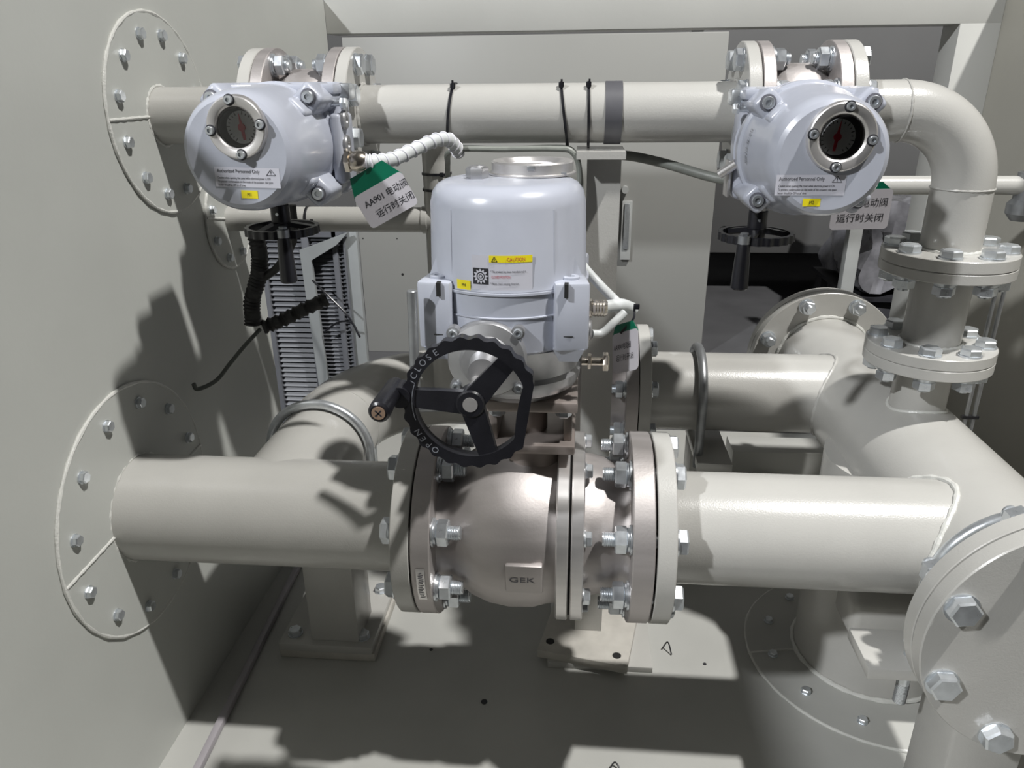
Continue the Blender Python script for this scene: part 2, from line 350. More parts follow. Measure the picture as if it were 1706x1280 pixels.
# right side: header with branches, riser and floor collar
XH, ZH = .597, -.64
t = thing('header_pipe', 'wide cream header pipe at the right that all right-hand branches are welded into', 'pipe', (XH, 1.26, -1.08))
m = MB(); m.cyl((XH, .815, ZH), (XH, 1.76, ZH), .1095, n=96); part('header_tube', m, M['paint'], t)
m = MB(); m.cyl((.145, YM, ZM), (XH-.03, YM, ZM), .084, n=80); part('branch_tube', m, M['paint'], t)
m = MB(); m.ring((.116, YM, ZM), ax, .08, .1425, .026, 96); part('flange', m, M['paint'], t)
m = MB(); m.ring((.1132, YM, ZM), ax, .06, .106, .0027, 64, .0003); part('gasket', m, M['dark'], t)
m = MB(); m.cyl((.16, YR, ZM), (XH-.03, YR, ZM), .084, n=80); part('branch_tube', m, M['paint'], t)
m = MB(); m.ring((.130, YR, ZM), ax, .08, .1425, .024, 80); part('flange', m, M['paint'], t)
def saddle(Yc, r, w, side=-1, zc=ZM):   # weld bead where an X pipe meets the header
    pts = []
    for i in range(90):
        a = 2*PI*i/90; y = r*math.cos(a); z = r*math.sin(a)+zc-ZH; pts.append((XH-math.sqrt(max(0, .1095**2-z*z)), Yc+y, ZH+z))
    m = MB(); m.sweep(pts, lambda u: w*(1+.2*math.sin(u*150)), 8, closed=True); return m
part('weld_bead', saddle(YM, .0855, .0045), M['bead'], t); part('weld_bead', saddle(YR, .085, .0035), M['paint'], t)
m = MB(); m.cyl((XH, 1.26, ZH+.06), (XH, 1.26, -.455), .0445, n=64); part('stub_tube', m, M['paint'], t)
pts = [(XH+.0455*math.cos(a), 1.26+.0455*math.sin(a), ZH+math.sqrt(.1095**2-(.0455*math.cos(a))**2)) for a in [2*PI*i/60 for i in range(60)]]
m = MB(); m.sweep(pts, .0035, 8, closed=True); part('weld_bead', m, M['bead'], t)
m = MB(); m.ring((XH, 1.26, -.454), (0, 0, 1), .04, .1, .018, 80); part('flange', m, M['paint'], t)
m = MB(); m.ring((XH, 1.76, ZH), (0, 1, 0), .1, .17, .024, 96); part('flange', m, M['paint'], t)
part('weld_bead', bead((XH, 1.759, ZH), (0, 1, 0), .1115, .005), M['bead'], t)
m = MB(); m.ring((XH, .792, ZH), (0, 1, 0), .1, .17, .024, 96); part('flange', m, M['paint'], t)
m = MB(); m.cyl((XH, 1.26, -1.08), (XH, 1.26, ZH), .1365, n=96); part('riser_tube', m, M['paint'], t)
part('weld_bead', bead((XH, 1.26, -1.074), (0, 0, 1), .139, .005), M['bead'], t)
m = MB(); m.box((.612, 1.08, -.83), (.30, .09, .075), bev=.014, seg=4); part('bracket_arm', m, M['paint'], t)
flange_bolts(t, (XH, 1.812, ZH), (0, -1, 0), .1485, 8, PI/8, .019, .052, .012)
# rear mating pipe
t = thing('rear_flange', 'cream disc closing the far end of the header, behind its nutted flange', 'flange cover', (XH, 1.8, ZH-.17))
m = MB(); m.lathe((XH, 1.786, ZH), (0, 1, 0), [(0, 0), (0, .17), (.026, .17), (.026, 0)], 96); part('flange', m, M['paint'], t)
# floor collar
t = thing('floor_collar', 'big round collar plate on the floor around the right-hand riser', 'collar plate', (XH+.01, 1.255, -1.08))
m = MB(); m.ring((XH+.01, 1.255, -1.0795), (0, 0, 1), .1365, .243, .004, 96, .0008); part('plate', m, M['floor'], t)
part('weld_bead', bead((XH+.01, 1.255, -1.078), (0, 0, 1), .243, .0028), M['bead'], t)
m = MB(); m.sweep([(XH+.01-.1365-i*.0089, 1.255-.02*i/12, -1.0755) for i in range(13)], .0022, 8); part('seam_bead', m, M['bead'], t)
for i in range(12):
    a = .12+2*PI*i/12; inst('bolt', MBOLT(.010), t, (XH+.01+.2*math.cos(a), 1.255+.2*math.sin(a), -1.0757), (0, 0, -1))
# blind flange
t = thing('blind_flange', 'large round cream blank disc bolted on the header, nearest at lower right', 'flange cover', (XH, .778, ZH-.17))
m = MB(); m.lathe((XH, .7895, ZH), (0, -1, 0), [(0, 0), (0, .168), (.0015, .17), (.0225, .17), (.0245, .1685), (.0245, .0)], 128); part('disc', m, M['paint'], t)
flange_bolts(t, (XH, .765, ZH), (0, 1, 0), .1475, 8, PI/8, .0215, .051, .012)
# U-bolts
def ubolt(c, u, R, r, leg, label, down=V((0, 0, -1)), matl='zinc', thr=True):
    c = V(c); u = V(u); t = thing('u_bolt', label, 'U-bolt', c-V((0, 0, leg)))
    up = -down; pts = [c-u*R+down*leg]+[c-u*R+down*leg*.5]+arc_pts(c, -u, up, R, 0, PI, 28)+[c+u*R+down*leg*.5, c+u*R+down*leg]
    m = MB(); m.sweep(pts, r, 16); part('rod', m, M[matl], t)
    for s_ in (-1, 1):
        q = c+u*R*s_+down*leg; m = MB(); pr = []; k = 0
        while k < .035: pr += [(k, r*1.06), (k+.0011, r*.9)]; k += .0022
        m.lathe(q, up, [(0, 0)]+pr+[(k, 0)], 16); part('thread', m, M['dull'], t)
    return t
ubolt((XB, 1.2, ZM), (1, 0, 0), .0935, .0085, .25, 'galvanised U-bolt arching over the left curved branch pipe', matl='zinc')
ubolt((.262, YR, ZM), (0, 1, 0), .0965, .0095, .132, 'dark U-bolt over the shaded rear branch pipe on the right', matl='dull')
ubolt((XH, .88, ZH), (1, 0, 0), .1185, .0085, .2, 'bright U-bolt around the header just behind the blank disc')
# clamp plate and post under header front
t = thing('pipe_support', 'box post with a clamp plate carrying the header behind the blank disc', 'pipe support', (XH, .885, -1.08))
m = MB(); m.box((XH, .89, -.765), (.37, .085, .018), bev=.002); part('clamp_plate', m, M['paint'], t)
m = MB(); m.box((XH-.01, .885, -.925), (.1, .1, .30), bev=.006); part('post', m, M['paint'], t)
m = MB(); m.box((XH-.01, .885, -1.0755), (.16, .16, .009), bev=.001); part('base_plate', m, M['paint'], t)
for s_ in (-1, 1): m = MB(); m.lathe((XH+s_*.118, .88, -.790), (0, 0, 1), [(0, 0), (0, .0145), (.013, .0145), (.013, 0)], 6); part('nut', m, M['dull'], t)
# support under the rear branch
t = thing('pipe_support', 'thin steel post with clamp plate under the shaded rear branch pipe', 'pipe support', (.262, YR, -1.08))
m = MB(); m.box((.290, YR, -.742), (.07, .28, .018), bev=.001); part('clamp_plate', m, M['paint'], t)
m = MB(); m.box((.280, YR, -.915), (.05, .08, .328), bev=.003); part('post', m, M['paint'], t)
# left support pedestal
t = thing('pipe_support', 'box post on a thick bolted double base plate under the left branch', 'pipe support', (-.475, 1.22, -1.08))
m = MB(); m.box((-.468, 1.22, -.885), (.1, .1, .35), bev=.006); part('post', m, M['paint'], t)
m = MB(); m.box((-.47, 1.2, -.718), (.26, .07, .012), bev=.001); part('saddle_plate', m, M['paint'], t)
m = MB(); m.box((-.485, 1.262, -1.052), (.19, .215, .017), bev=.0015); part('base_plate', m, M['paint'], t)
m = MB(); m.box((-.483, 1.268, -1.07), (.195, .222, .019), bev=.0015); part('base_plate', m, M['rust'], t)
for a, b in ((-.555, 1.185), (-.415, 1.185), (-.415, 1.335), (-.555, 1.335)): inst('bolt', MBOLT(.0155), t, (a, b, -1.0435), (0, 0, -1))
# middle column under the thin pipe
t = thing('pipe_support', 'tall channel column with a slotted top plate behind the big actuator', 'pipe support', (.04, 1.27, -1.08))
m = MB(); m.prism([(.012, 1.3), (.012, 1.245), (.066, 1.245), (.066, 1.3), (.061, 1.3), (.061, 1.25), (.017, 1.25), (.017, 1.3)], (0, 0, -1.06), (1, 0, 0), (0, 1, 0), .945); part('column', m, M['paint'], t)
m = MB(); m.frameprism([(-.005, 1.20), (.07, 1.20), (.07, 1.31), (-.005, 1.31)], [(.022, 1.222), (.048, 1.222), (.048, 1.232), (.022, 1.232)], (0, 0, -.115), (1, 0, 0), (0, 1, 0), .011); part('top_plate', m, M['paint'], t)
rz = Matrix.Rotation(math.radians(-11), 3, 'Z')
m = MB()
pl = [rz @ V((a, b, 0))+V((.045, 1.262, 0)) for a, b in ((-.1, -.105), (.1, -.105), (.1, .1), (-.1, .1))]
m.box((.045, 1.262, -1.058), (.178, .2, .018), rz, bev=.001); part('base_plate', m, M['rust'], t)
m = MB(); m.box((.062, 1.275, -1.0735), (.205, .215, .013), bev=.001); part('base_plate', m, M['paint'], t)
for a, b in ((-.07, -.07), (.065, -.075)):
    q = rz @ V((a, b, 0))+V((.045, 1.262, -1.0488)); m = MB(); m.cyl(q, q+V((0, 0, .0006)), .0085, n=24); part('bolt_hole', m, M['dark'], t)
# by-pass valve, mostly hidden
t = thing('ball_valve', 'shaded second valve in the rear branch behind the middle column', 'valve', (.01, YR, ZM-.13))
m = MB(); m.lathe((0, YR, ZM), ax, [(-.09, .06), (-.09, .1425), (-.066, .1425), (-.066, .1), (-.03, .12), (.04, .12), (.08, .1), (.104, .1), (.104, .1425), (.128, .1425), (.128, .06)], 64, closed=True); part('body', m, M['steel'], t)
flange_bolts(t, (.154, YR, ZM), (-1, 0, 0), .12, 8, PI/8, .019, .05, .012); flange_bolts(t, (-.115, YR, ZM), (1, 0, 0), .12, 8, PI/8, .019, .049, .012)

# ------------------------------------------------------------------ upper thin line
YT, ZT, RT = 1.26, -.0505, .0445
def small_flange(x0, x1): m = MB(); m.ring((x0, YT, ZT), ax, .04, .1, x1-x0, 96, .0012); return m
t = thing('upper_pipe', 'short cream upper pipe between the left wall and the left valve', 'pipe', (-.6, YT, ZT-.045))
m = MB(); m.cyl((-.69, YT, ZT), (-.515, YT, ZT), RT, n=64); part('pipe_tube', m, M['paint'], t)
part('flange', small_flange(-.516, -.497), M['paint'], t); part('weld_bead', bead((-.688, YT, ZT), ax, .0465, .0035), M['bead'], t)
def small_valve(x0, x1, label):   # x0..x1 outer faces of the valve flanges
    t = thing('ball_valve', label, 'valve', ((x0+x1)/2, YT, ZT-.1)); c = (x0+x1)/2
    m = MB(); m.ring((x0, YT, ZT), ax, .03, .1, .018, 96, .001); part('end_flange', m, M['steel'], t)
    m = MB(); m.lathe((0, YT, ZT), ax, [(x0+.017, .03), (x0+.017, .055), (x0+.03, .062), (c-.02, .069), (c+.02, .069), (x1-.03, .062), (x1-.017, .055), (x1-.017, .03)], 64, closed=True); m.box((c, YT-.075, ZT-.01), (.05, .06, .06), bev=.004); part('body', m, M['steel'], t, sharp=50)
    m = MB(); m.ring((x1-.018, YT, ZT), ax, .03, .1, .018, 96, .001); part('end_flange', m, M['steel'], t)
    for xx in (x0-.0015, x1): m = MB(); m.ring((xx, YT, ZT), ax, .03, .07, .0015, 48, .0002); part('gasket', m, M['dark'], t)
    flange_bolts(t, (x0-.0205, YT, ZT), ax, .08, 8, PI/8, .0175, .0385, .006); flange_bolts(t, (x1+.0205, YT, ZT), (-1, 0, 0), .08, 8, PI/8, .0175, .0385, .006)
small_valve(-.4955, -.3675, 'left upper stainless valve behind the left round dial actuator')
small_valve(.2575, .381, 'right upper stainless valve behind the right round dial actuator')
t = thing('upper_pipe', 'long straight cream upper pipe between the two upper valves, strapped with ties', 'pipe', (-.05, YT, ZT-.045))
m = MB(); m.cyl((-.346, YT, ZT), (.237, YT, ZT), RT, n=80); part('pipe_tube', m, M['paint'], t)
part('flange', small_flange(-.3655, -.347), M['paint'], t); part('flange', small_flange(.237, .2555), M['paint'], t)
for xx, d_ in ((-.346, 1), (.236, -1)): part('weld_bead', bead((xx, YT, ZT), ax, .0455, .003), M['paint'], t)
t = thing('elbow_pipe', 'cream elbow pipe turning from the right valve down to a bolted flange', 'pipe', (.55, YT, -.29))
m = MB(); XE = XH; RE = .114
m.cyl((.403, YT, ZT), (XE-RE, YT, ZT), RT, n=80); m.sweep(arc_pts((XE-RE, YT, ZT-RE), (0, 0, 1), (1, 0, 0), RE, 0, PI/2, 28), RT, 64, caps=False)
m.cyl((XE, YT, ZT-RE), (XE, YT, -.262), RT, n=80); part('pipe_tube', m, M['paint'], t)
part('weld_bead', bead((XE-RE, YT, ZT), ax, .0447, .0016), M['paint'], t); part('weld_bead', bead((XE, YT, ZT-RE), (0, 0, 1), .0447, .0016), M['paint'], t)
part('flange', small_flange(.3825, .4015), M['paint'], t)
m = MB(); m.ring((XE, YT, -.2795), (0, 0, 1), .04, .1, .019, 96, .0012); part('flange', m, M['paint'], t)
part('weld_bead', bead((XE, YT, -.2600), (0, 0, 1), .046, .003), M['bead'], t)
flange_bolts(t, (XE, YT, -.2605), (0, 0, -1), .08, 8, PI/8, .0185, .036, .002)
t = thing('spool_pipe', 'short vertical cream spool with a flange at each end above the header', 'pipe', (XE, YT, -.435))
m = MB(); m.cyl((XE, YT, -.43), (XE, YT, -.285), RT+.001, n=80); part('pipe_tube', m, M['paint'], t)
m = MB(); m.ring((XE, YT, -.2965), (0, 0, 1), .04, .1, .0165, 96, .0012); part('flange', m, M['paint'], t)
m = MB(); m.ring((XE, YT, -.4355), (0, 0, 1), .04, .1, .0185, 96, .0012); part('flange', m, M['paint'], t)
part('weld_bead', bead((XE, YT, -.4165), (0, 0, 1), .047, .003), M['bead'], t)
flange_bolts(t, (XE, YT, -.417), (0, 0, -1), .08, 8, PI/8, .0185, .037, .002)
# narrow middle pipe
t = thing('narrow_pipe', 'narrow cream pipe low behind the left actuator, rising into the upper pipe', 'pipe', (-.45, 1.445, -.28))
m = MB(); m.cyl((-.69, 1.445, -.25), (-.268, 1.445, -.25), .024, n=40); m.cyl((-.268, 1.445, -.62), (-.268, 1.445, -.14), .0262, n=40)
m.sweep(arc_pts((-.268, 1.39, -.14), (0, 1, 0), (0, 0, 1), .055, 0, PI/2, 12), .0262, 32, caps=False); m.cyl((-.268, 1.395, -.085), (-.268, 1.29, -.06), .0262, n=32); part('pipe_tube', m, M['paint'], t)
m = MB(); m.ring((-.30, 1.445, -.25), ax, .0, .0262, .012, 32, .001); part('weld_bead', m, M['paint'], t)
# small pale pipe right
t = thing('small_pipe', 'thin pale horizontal pipe behind the elbow, running to the right wall', 'pipe', (.8, 1.7, -.235))
m = MB(); m.cyl((.44, 1.7, -.217), (1.05, 1.7, -.217), .0195, n=40); part('pipe_tube', m, M['paint'], t)
m = MB(); m.lathe((.935, 1.7, -.19), (0, 0, -1), [(0, 0), (0, .022), (.055, .022), (.065, .03), (.085, .03), (.1, .018), (.1, 0)], 24); part('fitting', m, M['dull'], t, 'grey fitting hanging from the pipe')

# ------------------------------------------------------------------ handwheel helper
def handwheel(parent, c, n, R, label=None, thick=.012, rimw=.012, cut=False, spokes=(0, 2.1, 4.2), su=None, letters=False, hubr=.016, spw=(.02, .014), rise=0, scal=.0022, ns=20):
    """c centre of the front face plane, n unit normal to the viewer side, su in-plane 'right' vector"""
    c = V(c); n = V(n).normalized(); su = V(su).normalized(); sv = n.cross(su)
    def Rf(a):
        q = R+scal*math.cos(ns*a) if math.sin(a*1+.3) > -2 else R
        if cut:
            dd = math.cos(a-math.radians(-9))
            if dd > .3: q = min(q, R*.865/dd)
        return q
    N = 160; outer = []; inner = []
    for i in range(N):
        a = 2*PI*i/N; ro = Rf(a); ri = (Rf(a)-scal*math.cos(ns*a) if not cut else min(R, R*.865/max(.3, math.cos(a-math.radians(-9)))) )-rimw
        outer.append((ro*math.cos(a), ro*math.sin(a))); inner.append((ri*math.cos(a), ri*math.sin(a)))
    m = MB(); m.frameprism(outer, inner, c-n*thick, su, sv, thick)
    w_ = part('handwheel', m, M['black'], parent, label, sharp=50)
    m = MB()
    for a in spokes:
        e = V((math.cos(a), math.sin(a))); pv = V((-e.y, e.x)); L = R-rimw*.6
        if cut: L = min(L, R*.865/max(.3, math.cos(a-math.radians(-9)))-rimw*.6)
        P = [e*(-.0)+pv*spw[0]/2, e*L+pv*spw[1]/2, e*L-pv*spw[1]/2, -pv*spw[0]/2]
        k = len(m.v); vs = []
        for z0, z1 in ((-.002, -.002), (-thick*.8, -thick*.8)):
            for q in P: vs.append(c+su*q.x+sv*q.y+n*(z0+(rise*(1-q.length/L) if rise else 0)))
        m.add(vs, [(0, 1, 2, 3), (7, 6, 5, 4), (0, 4, 5, 1), (1, 5, 6, 2), (2, 6, 7, 3), (3, 7, 4, 0)])
    m.cyl(c-n*(thick+.012)+n*rise, c+n*.001+n*rise, hubr, n=40, bev=.002)
    part('spokes', m, M['black'], w_) if False else None
    o = m.mesh('spokes', M['black'], 35, off(parent)); so = bpy.data.objects.new('spokes', o); so.parent = w_; C.objects.link(so)
    return w_, su, sv
def sub(name, mb, m, parent, root, label=None, sharp=35):
    o = bpy.data.objects.new(name, mb.mesh(name, m, sharp, off(root))); o.parent = parent; C.objects.link(o)
    if label: o['label'] = label
    return o
def socket_screw(mb, mbd, p, d, r):
    mb.lathe(p, d, [(0, 0), (0, r), (.004, r), (.005, r*.9), (.005, r*.5), (.0025, r*.45), (.0025, 0)], 20)

# ------------------------------------------------------------------ dial actuators
def dial_actuator(cx, cz, yf, rx, rz, rr, label, tagtxt, needle, wheel, handle, gland, lab, stamp=False, s=1.0, yb=1.155, rk=1.0):
    t = thing('electric_actuator', label, 'actuator', (cx, yf+.1, cz-.085)); R = .081*s
    m = MB(); m.lathe((cx, 0, cz), (0, 1, 0), [(yb, 0), (yb, R*rk), (yb-.03, R*1.02*rk), (yb-.032, R*.99*rk), (yb-.045, R*.99*rk), (yb-.047, R*1.03*rk), (yb-.062, R*1.03*rk), (yb-.064, R*.985*rk), (yb-.1, R*.985*(.35+.65*rk)), (yf+.05, R*.955), (yf+.028, R*.94), (yf+.012, R*.905), (yf+.004, R*.86), (yf, R*.79), (yf, 0)], 96)
    hs = part('housing', m, M['alu'], t, sharp=28)
    m = MB(); m.box((cx, yb-.012, cz+.003), (.168, .05, .152), bev=.012, seg=3); m.box((cx, yb-.03, cz+.070), (.172, .075, .014), bev=.004); m.cyl((cx, yb, cz+.02), (cx-.002, YT-.1, ZT-.01), .034); part('base_block', m, M['alu'], t)
    for sx_ in (-1, 1):
        for sz_ in (-1, 1):
            m = MB(); ms = MB(); q = V((cx+sx_*.062, 0, cz+sz_*.058)); e = V((sx_*.7, 0, sz_*.7))
            m.box((q.x, yb-.065, q.z), (.034, .09, .034), Matrix.Rotation(math.radians(45), 3, 'Y'), bev=.007, seg=3)
            m.box((q.x-sx_*.01, yb-.11, q.z-sz_*.012), (.03, .05, .02), Matrix.Rotation(math.radians(45*sx_*sz_), 3, 'Y'), bev=.006, seg=3)
            lg = part('corner_lug', m, M['alu'], t); me_ = MB(); me_.lathe((q.x+sx_*.003, yb-.1105, q.z+sz_*.003), (0, -1, 0), [(0, 0), (0, .0105), (.0006, .0105), (.0006, 0)], 24); sub('screw_recess', me_, M['grey_ink'], lg, t)
            socket_screw(ms, None, (q.x+sx_*.003, yb-.111, q.z+sz_*.003), (0, -1, 0), .0078); sub('cover_screw', ms, M['zinc'], lg, t)
    # sight window
    y0 = yf+.001; nrm = (0, -1, 0)
    m = MB(); m.lathe((rx, y0, rz), nrm, [(-.004, rr*.5), (-.004, rr*1.03), (.003, rr*1.02), (.007, rr*.985), (.008, rr*.95), (.0078, rr*.74), (.0072, rr*.71), (.0035, rr*.61), (.0, rr*.60)], 80, closed=True); wr = part('window_ring', m, M['turned'], t, 'machined bright metal ring', sharp=28)
    for k in range(4):
        m = MB(); md = MB(); a = k*PI/2+.1*(-1 if cx > 0 else 1); q = V((rx+rr*.86*math.cos(a), y0-.0078, rz+rr*.86*math.sin(a)))
        md.cyl(q, q+V((0, -.0005, 0)), .0068, n=24); socket_screw(m, None, q+V((0, -.0003, 0)), (0, -1, 0), .0050)
        sub('screw_recess', md, M['ink'], wr, t); sub('ring_screw', m, M['zinc'], wr, t)
    m = MB(); m.cyl((rx, y0-.0026, rz), (rx, y0+.002, rz), rr*.6, n=48); dl = part('dial', m, M['dark'], t, 'dark dial with pale face and red needle')
    nx_ = rx+(.006 if cx < 0 else -.005)
    fn = plane_fn((nx_, y0-.0030, rz), (1, 0, 0), (0, 0, 1)); m = MB(); m.add([fn(rr*.52*math.cos(2*PI*i/40), rr*.52*math.sin(2*PI*i/40)) for i in range(40)], [tuple(range(40))]); sub('dial_face', m, M['dial'], dl, t)
    fn = plane_fn((nx_, y0-.0033, rz), (1, 0, 0), (0, 0, 1)); m = MB()
    for k in range(20):
        a = math.radians(-60+k*300/19+0); a = -a+PI/2+math.radians(90) if False else math.radians(240-k*300/19)
        r0, r1 = rr*.40, rr*(.51 if k % 2 == 0 else .46); stroke(m, fn, [(r0*math.cos(a), r0*math.sin(a)), (r1*math.cos(a), r1*math.sin(a))], .0009)
    sub('dial_marks', m, M['ink'], dl, t)
    fn = plane_fn((nx_, y0-.0020, rz), (1, 0, 0), (0, 0, 1)); m = MB(); a = needle; e = (math.cos(a), math.sin(a)); pv = (-e[1], e[0])
    m.prism([(e[0]*rr*.48, e[1]*rr*.48), (pv[0]*.0022, pv[1]*.0022), (-e[0]*rr*.40+pv[0]*.0016, -e[1]*rr*.40+pv[1]*.0016), (-e[0]*rr*.40-pv[0]*.0016, -e[1]*rr*.40-pv[1]*.0016), (-pv[0]*.0022, -pv[1]*.0022)], (nx_, y0-.0036, rz), (1, 0, 0), (0, 0, 1), -.0006)
    m.cyl((nx_, y0-.003, rz), (nx_, y0-.0046, rz), .0045, n=20); sub('needle', m, M['red'], dl, t, 'red pointer')
    m = MB(); m.cyl((rx, y0-.0056, rz), (rx, y0-.0050, rz), rr*.63, n=48); part('window_glass', m, M['glass'], t)
    # notice label and number label
    lx, lz, lw, lh, tilt = lab; ux = V((math.cos(tilt), 0, math.sin(tilt))); uz = V((-math.sin(tilt), 0, math.cos(tilt)))
    fn = plane_fn((lx, yf-.0004, lz), ux, uz); m = MB(); grid_patch(m, fn, -lw/2, lw/2, -lh/2, lh/2); lb = part('notice_label', m, M['silver'], t, 'small pale notice with a warning triangle')
    fn = plane_fn((lx, yf-.0007, lz), ux, uz); m = MB()
    put_text(m, 'Authorized Personnel Only', .0062, fn, -lw*.46, lh*.22, sxx=.78)
    put_text(m, 'Caution when opening the cover while electrical power is ON', .0040, fn, -lw*.46, -.0022, sxx=.66)
    put_text(m, 'To prevent condensation on the inside of the actuator, the space', .0040, fn, -lw*.46, -.0066, sxx=.66)
    put_text(m, 'heater should be ON at all time.', .0040, fn, -lw*.46, -.0108, sxx=.66)
    stroke(m, fn, [(lw*.30, lh*.14), (lw*.44, lh*.14), (lw*.37, lh*.44)], .0006, True); stroke(m, fn, [(lw*.37, lh*.36), (lw*.37, lh*.24)], .001); stroke(m, fn, [(lw*.37, lh*.21), (lw*.37, lh*.18)], .001)
    sub('lettering', m, M['ink'], lb, t)
    yx, yz = lx+(-.0 if cx < 0 else .004), lz-lh/2-.0085
    fn = plane_fn((yx, yf-.0005, yz), ux, uz); m = MB(); grid_patch(m, fn, -.0105, .0105, -.0048, .0048); nl = part('number_label', m, M['yellow'], t, 'small yellow sticker reading '+tagtxt)
    fn = plane_fn((yx, yf-.0008, yz), ux, uz); m = MB(); put_text(m, tagtxt, .006, fn, 0, -.002, 'CENTER', .8); sub('lettering', m, M['ink'], nl, t)
    if stamp:
        m = MB(); fn = lambda a, b: V((cx-math.cos(a/R)*(R*1.078), yf+.086+b, cz+math.sin(a/R)*(R*1.078)))
        put_text(m, '02-B-0188', .011, lambda a, b: fn(-a+.028, b-.0), 0, 0, sxx=.9); part('stamped_marks', m, M['grey_ink'], t)
    # handwheel under the housing
    hx, hy, hz = wheel
    m = MB(); m.cyl((hx, hy, cz-.06), (hx, hy, hz+.022), .011, n=24); part('wheel_shaft', m, M['cast'], t)
    w_, su, sv = handwheel(t, (hx, hy, hz), (0, 0, 1), .052, 'black scalloped handwheel lying flat under the housing', .011, .006, su=(1, 0, 0), hubr=.0125, spw=(.016, .012), spokes=(-2.0, .2, 2.3), rise=.012, scal=.0012, ns=22)
    m = MB(); m.cyl((hx, hy, hz+.03), (hx, hy, hz+.005), .0135, n=32, bev=.001); sub('hub', m, M['black'], w_, t)
    m = MB(); m.cyl((hx-.0, hy-.0140, hz+.018), (hx, hy-.0128, hz+.018), .0022, n=12); sub('set_screw', m, M['zinc'], w_, t)
    kx, ky = handle
    m = MB(); m.lathe((kx, ky, hz-.008), (0, 0, -1), [(0, 0), (0, .0085), (.004, .0095), (.05, .0115), (.062, .012), (.064, .010), (.064, 0)], 24); sub('grip', m, M['black'], w_, t)
    m = MB(); m.cyl((kx, ky, hz-.01), (kx, ky, hz+.003), .0085, n=24); m.hexa((kx, ky, hz+.003), (0, 0, 1), .006, .004); sub('grip_bolt', m, M['dull'], w_, t)
    # side connection box and ports
    sd = 1 if cx < 0 else -1
    m = MB(); m.box((cx+sd*.082, yb-.035, cz-.008), (.016, .062, .094), bev=.006, seg=3)
    if cx < 0: part('terminal_box', m, M['alu'], t)
    for zz in (.030, -.002):
        m = MB(); m.lathe((cx+sd*.089, yb-.05, cz+zz), (sd, 0, 0), [(0, 0), (0, .0125), (.004, .0125), (.006, .011), (.006, .005), (.003, .004), (.003, 0)], 24)
        if cx < 0: part('port_plug', m, M['cast'], t)
    m = MB(); m.box((cx+sd*.083, yb-.02, cz+.066), (.03, .03, .022), bev=.005); q = V((cx+sd*.075, yb-.055, cz+.052)); m.cyl(q, q+V((sd*.02, 0, 0)), .0045, n=12); m.hexa(q+V((sd*.015, 0, 0)), (sd, 0, 0), .0075, .008); part('stop_bolt', m, M['zinc'], t)
    gp, gd = V(gland[0]), V(gland[1]).normalized()
    m = MB(); m.hexa(gp, gd, .016, .008); m.lathe(gp+gd*.008, gd, [(0, 0), (0, .012), (.003, .012), (.003, .0138), (.010, .0145), (.018, .013), (.022, .010), (.022, 0)], 24); part('cable_gland', m, M[gland[2]], t)
    return t
A1 = dial_actuator(-.415, -.0795, .918, -.409, -.050, .0362, 'round grey electric actuator with dial and M1 sticker, at the upper left', 'M1', math.radians(97), (-.4275, 1.062, -.193), (-.4085, 1.016), ((-.324, 1.062, -.1035), (1, 0, 0), 'brass'), (-.4055, -.1085, .082, .0236, -.03), s=.965, yb=1.12)
A2 = dial_actuator(.302, -.092, .968, .309, -.0675, .040, 'round grey electric actuator with dial and M2 sticker, at the upper right', 'M2', math.radians(83), (.253, 1.1, -.205), (.2275, 1.054), ((.362, 1.06, -.125), (1, -.1, -.55), 'wrap'), (.281, -.1235, .083, .0245, .0), stamp=True, s=.96, rk=1.1)

m = MB(); m.box((.212, 1.135, -.135), (.004, .03, .05), bev=.001); m.cyl((.198, 1.12, -.128), (.218, 1.11, -.112), .0065, n=20); part('earth_bracket', m, M['turned'], A2)
# ------------------------------------------------------------------ large upright actuator
AX, AY = -.0915, .99
t = A3 = thing('electric_actuator', 'large upright grey-lilac electric actuator with a caution label on the middle valve', 'actuator', (AX, AY, -.405))
m = MB(); RR = .1035
m.lathe((AX, AY, 0), (0, 0, 1), [(-.2415, 0), (-.2415, RR+.0015), (-.235, RR), (-.145, RR-.003), (-.132, RR-.006), (-.1235, RR-.0125), (-.119, RR-.021), (-.1175, RR-.032), (-.1165, 0)], 128); part('cover', m, M['alu'], t, sharp=28)
m = MB(); m.lathe((AX, AY, 0), (0, 0, 1), [(-.332, 0), (-.330, RR-.012), (-.322, RR-.002), (-.276, RR), (-.2755, RR+.002), (-.274, RR+.002), (-.2735, RR), (-.246, RR+.001), (-.2455, RR+.0035), (-.2425, RR+.0035), (-.242, RR), (-.2418, 0)], 128); part('lower_housing', m, M['alu'], t, sharp=28)
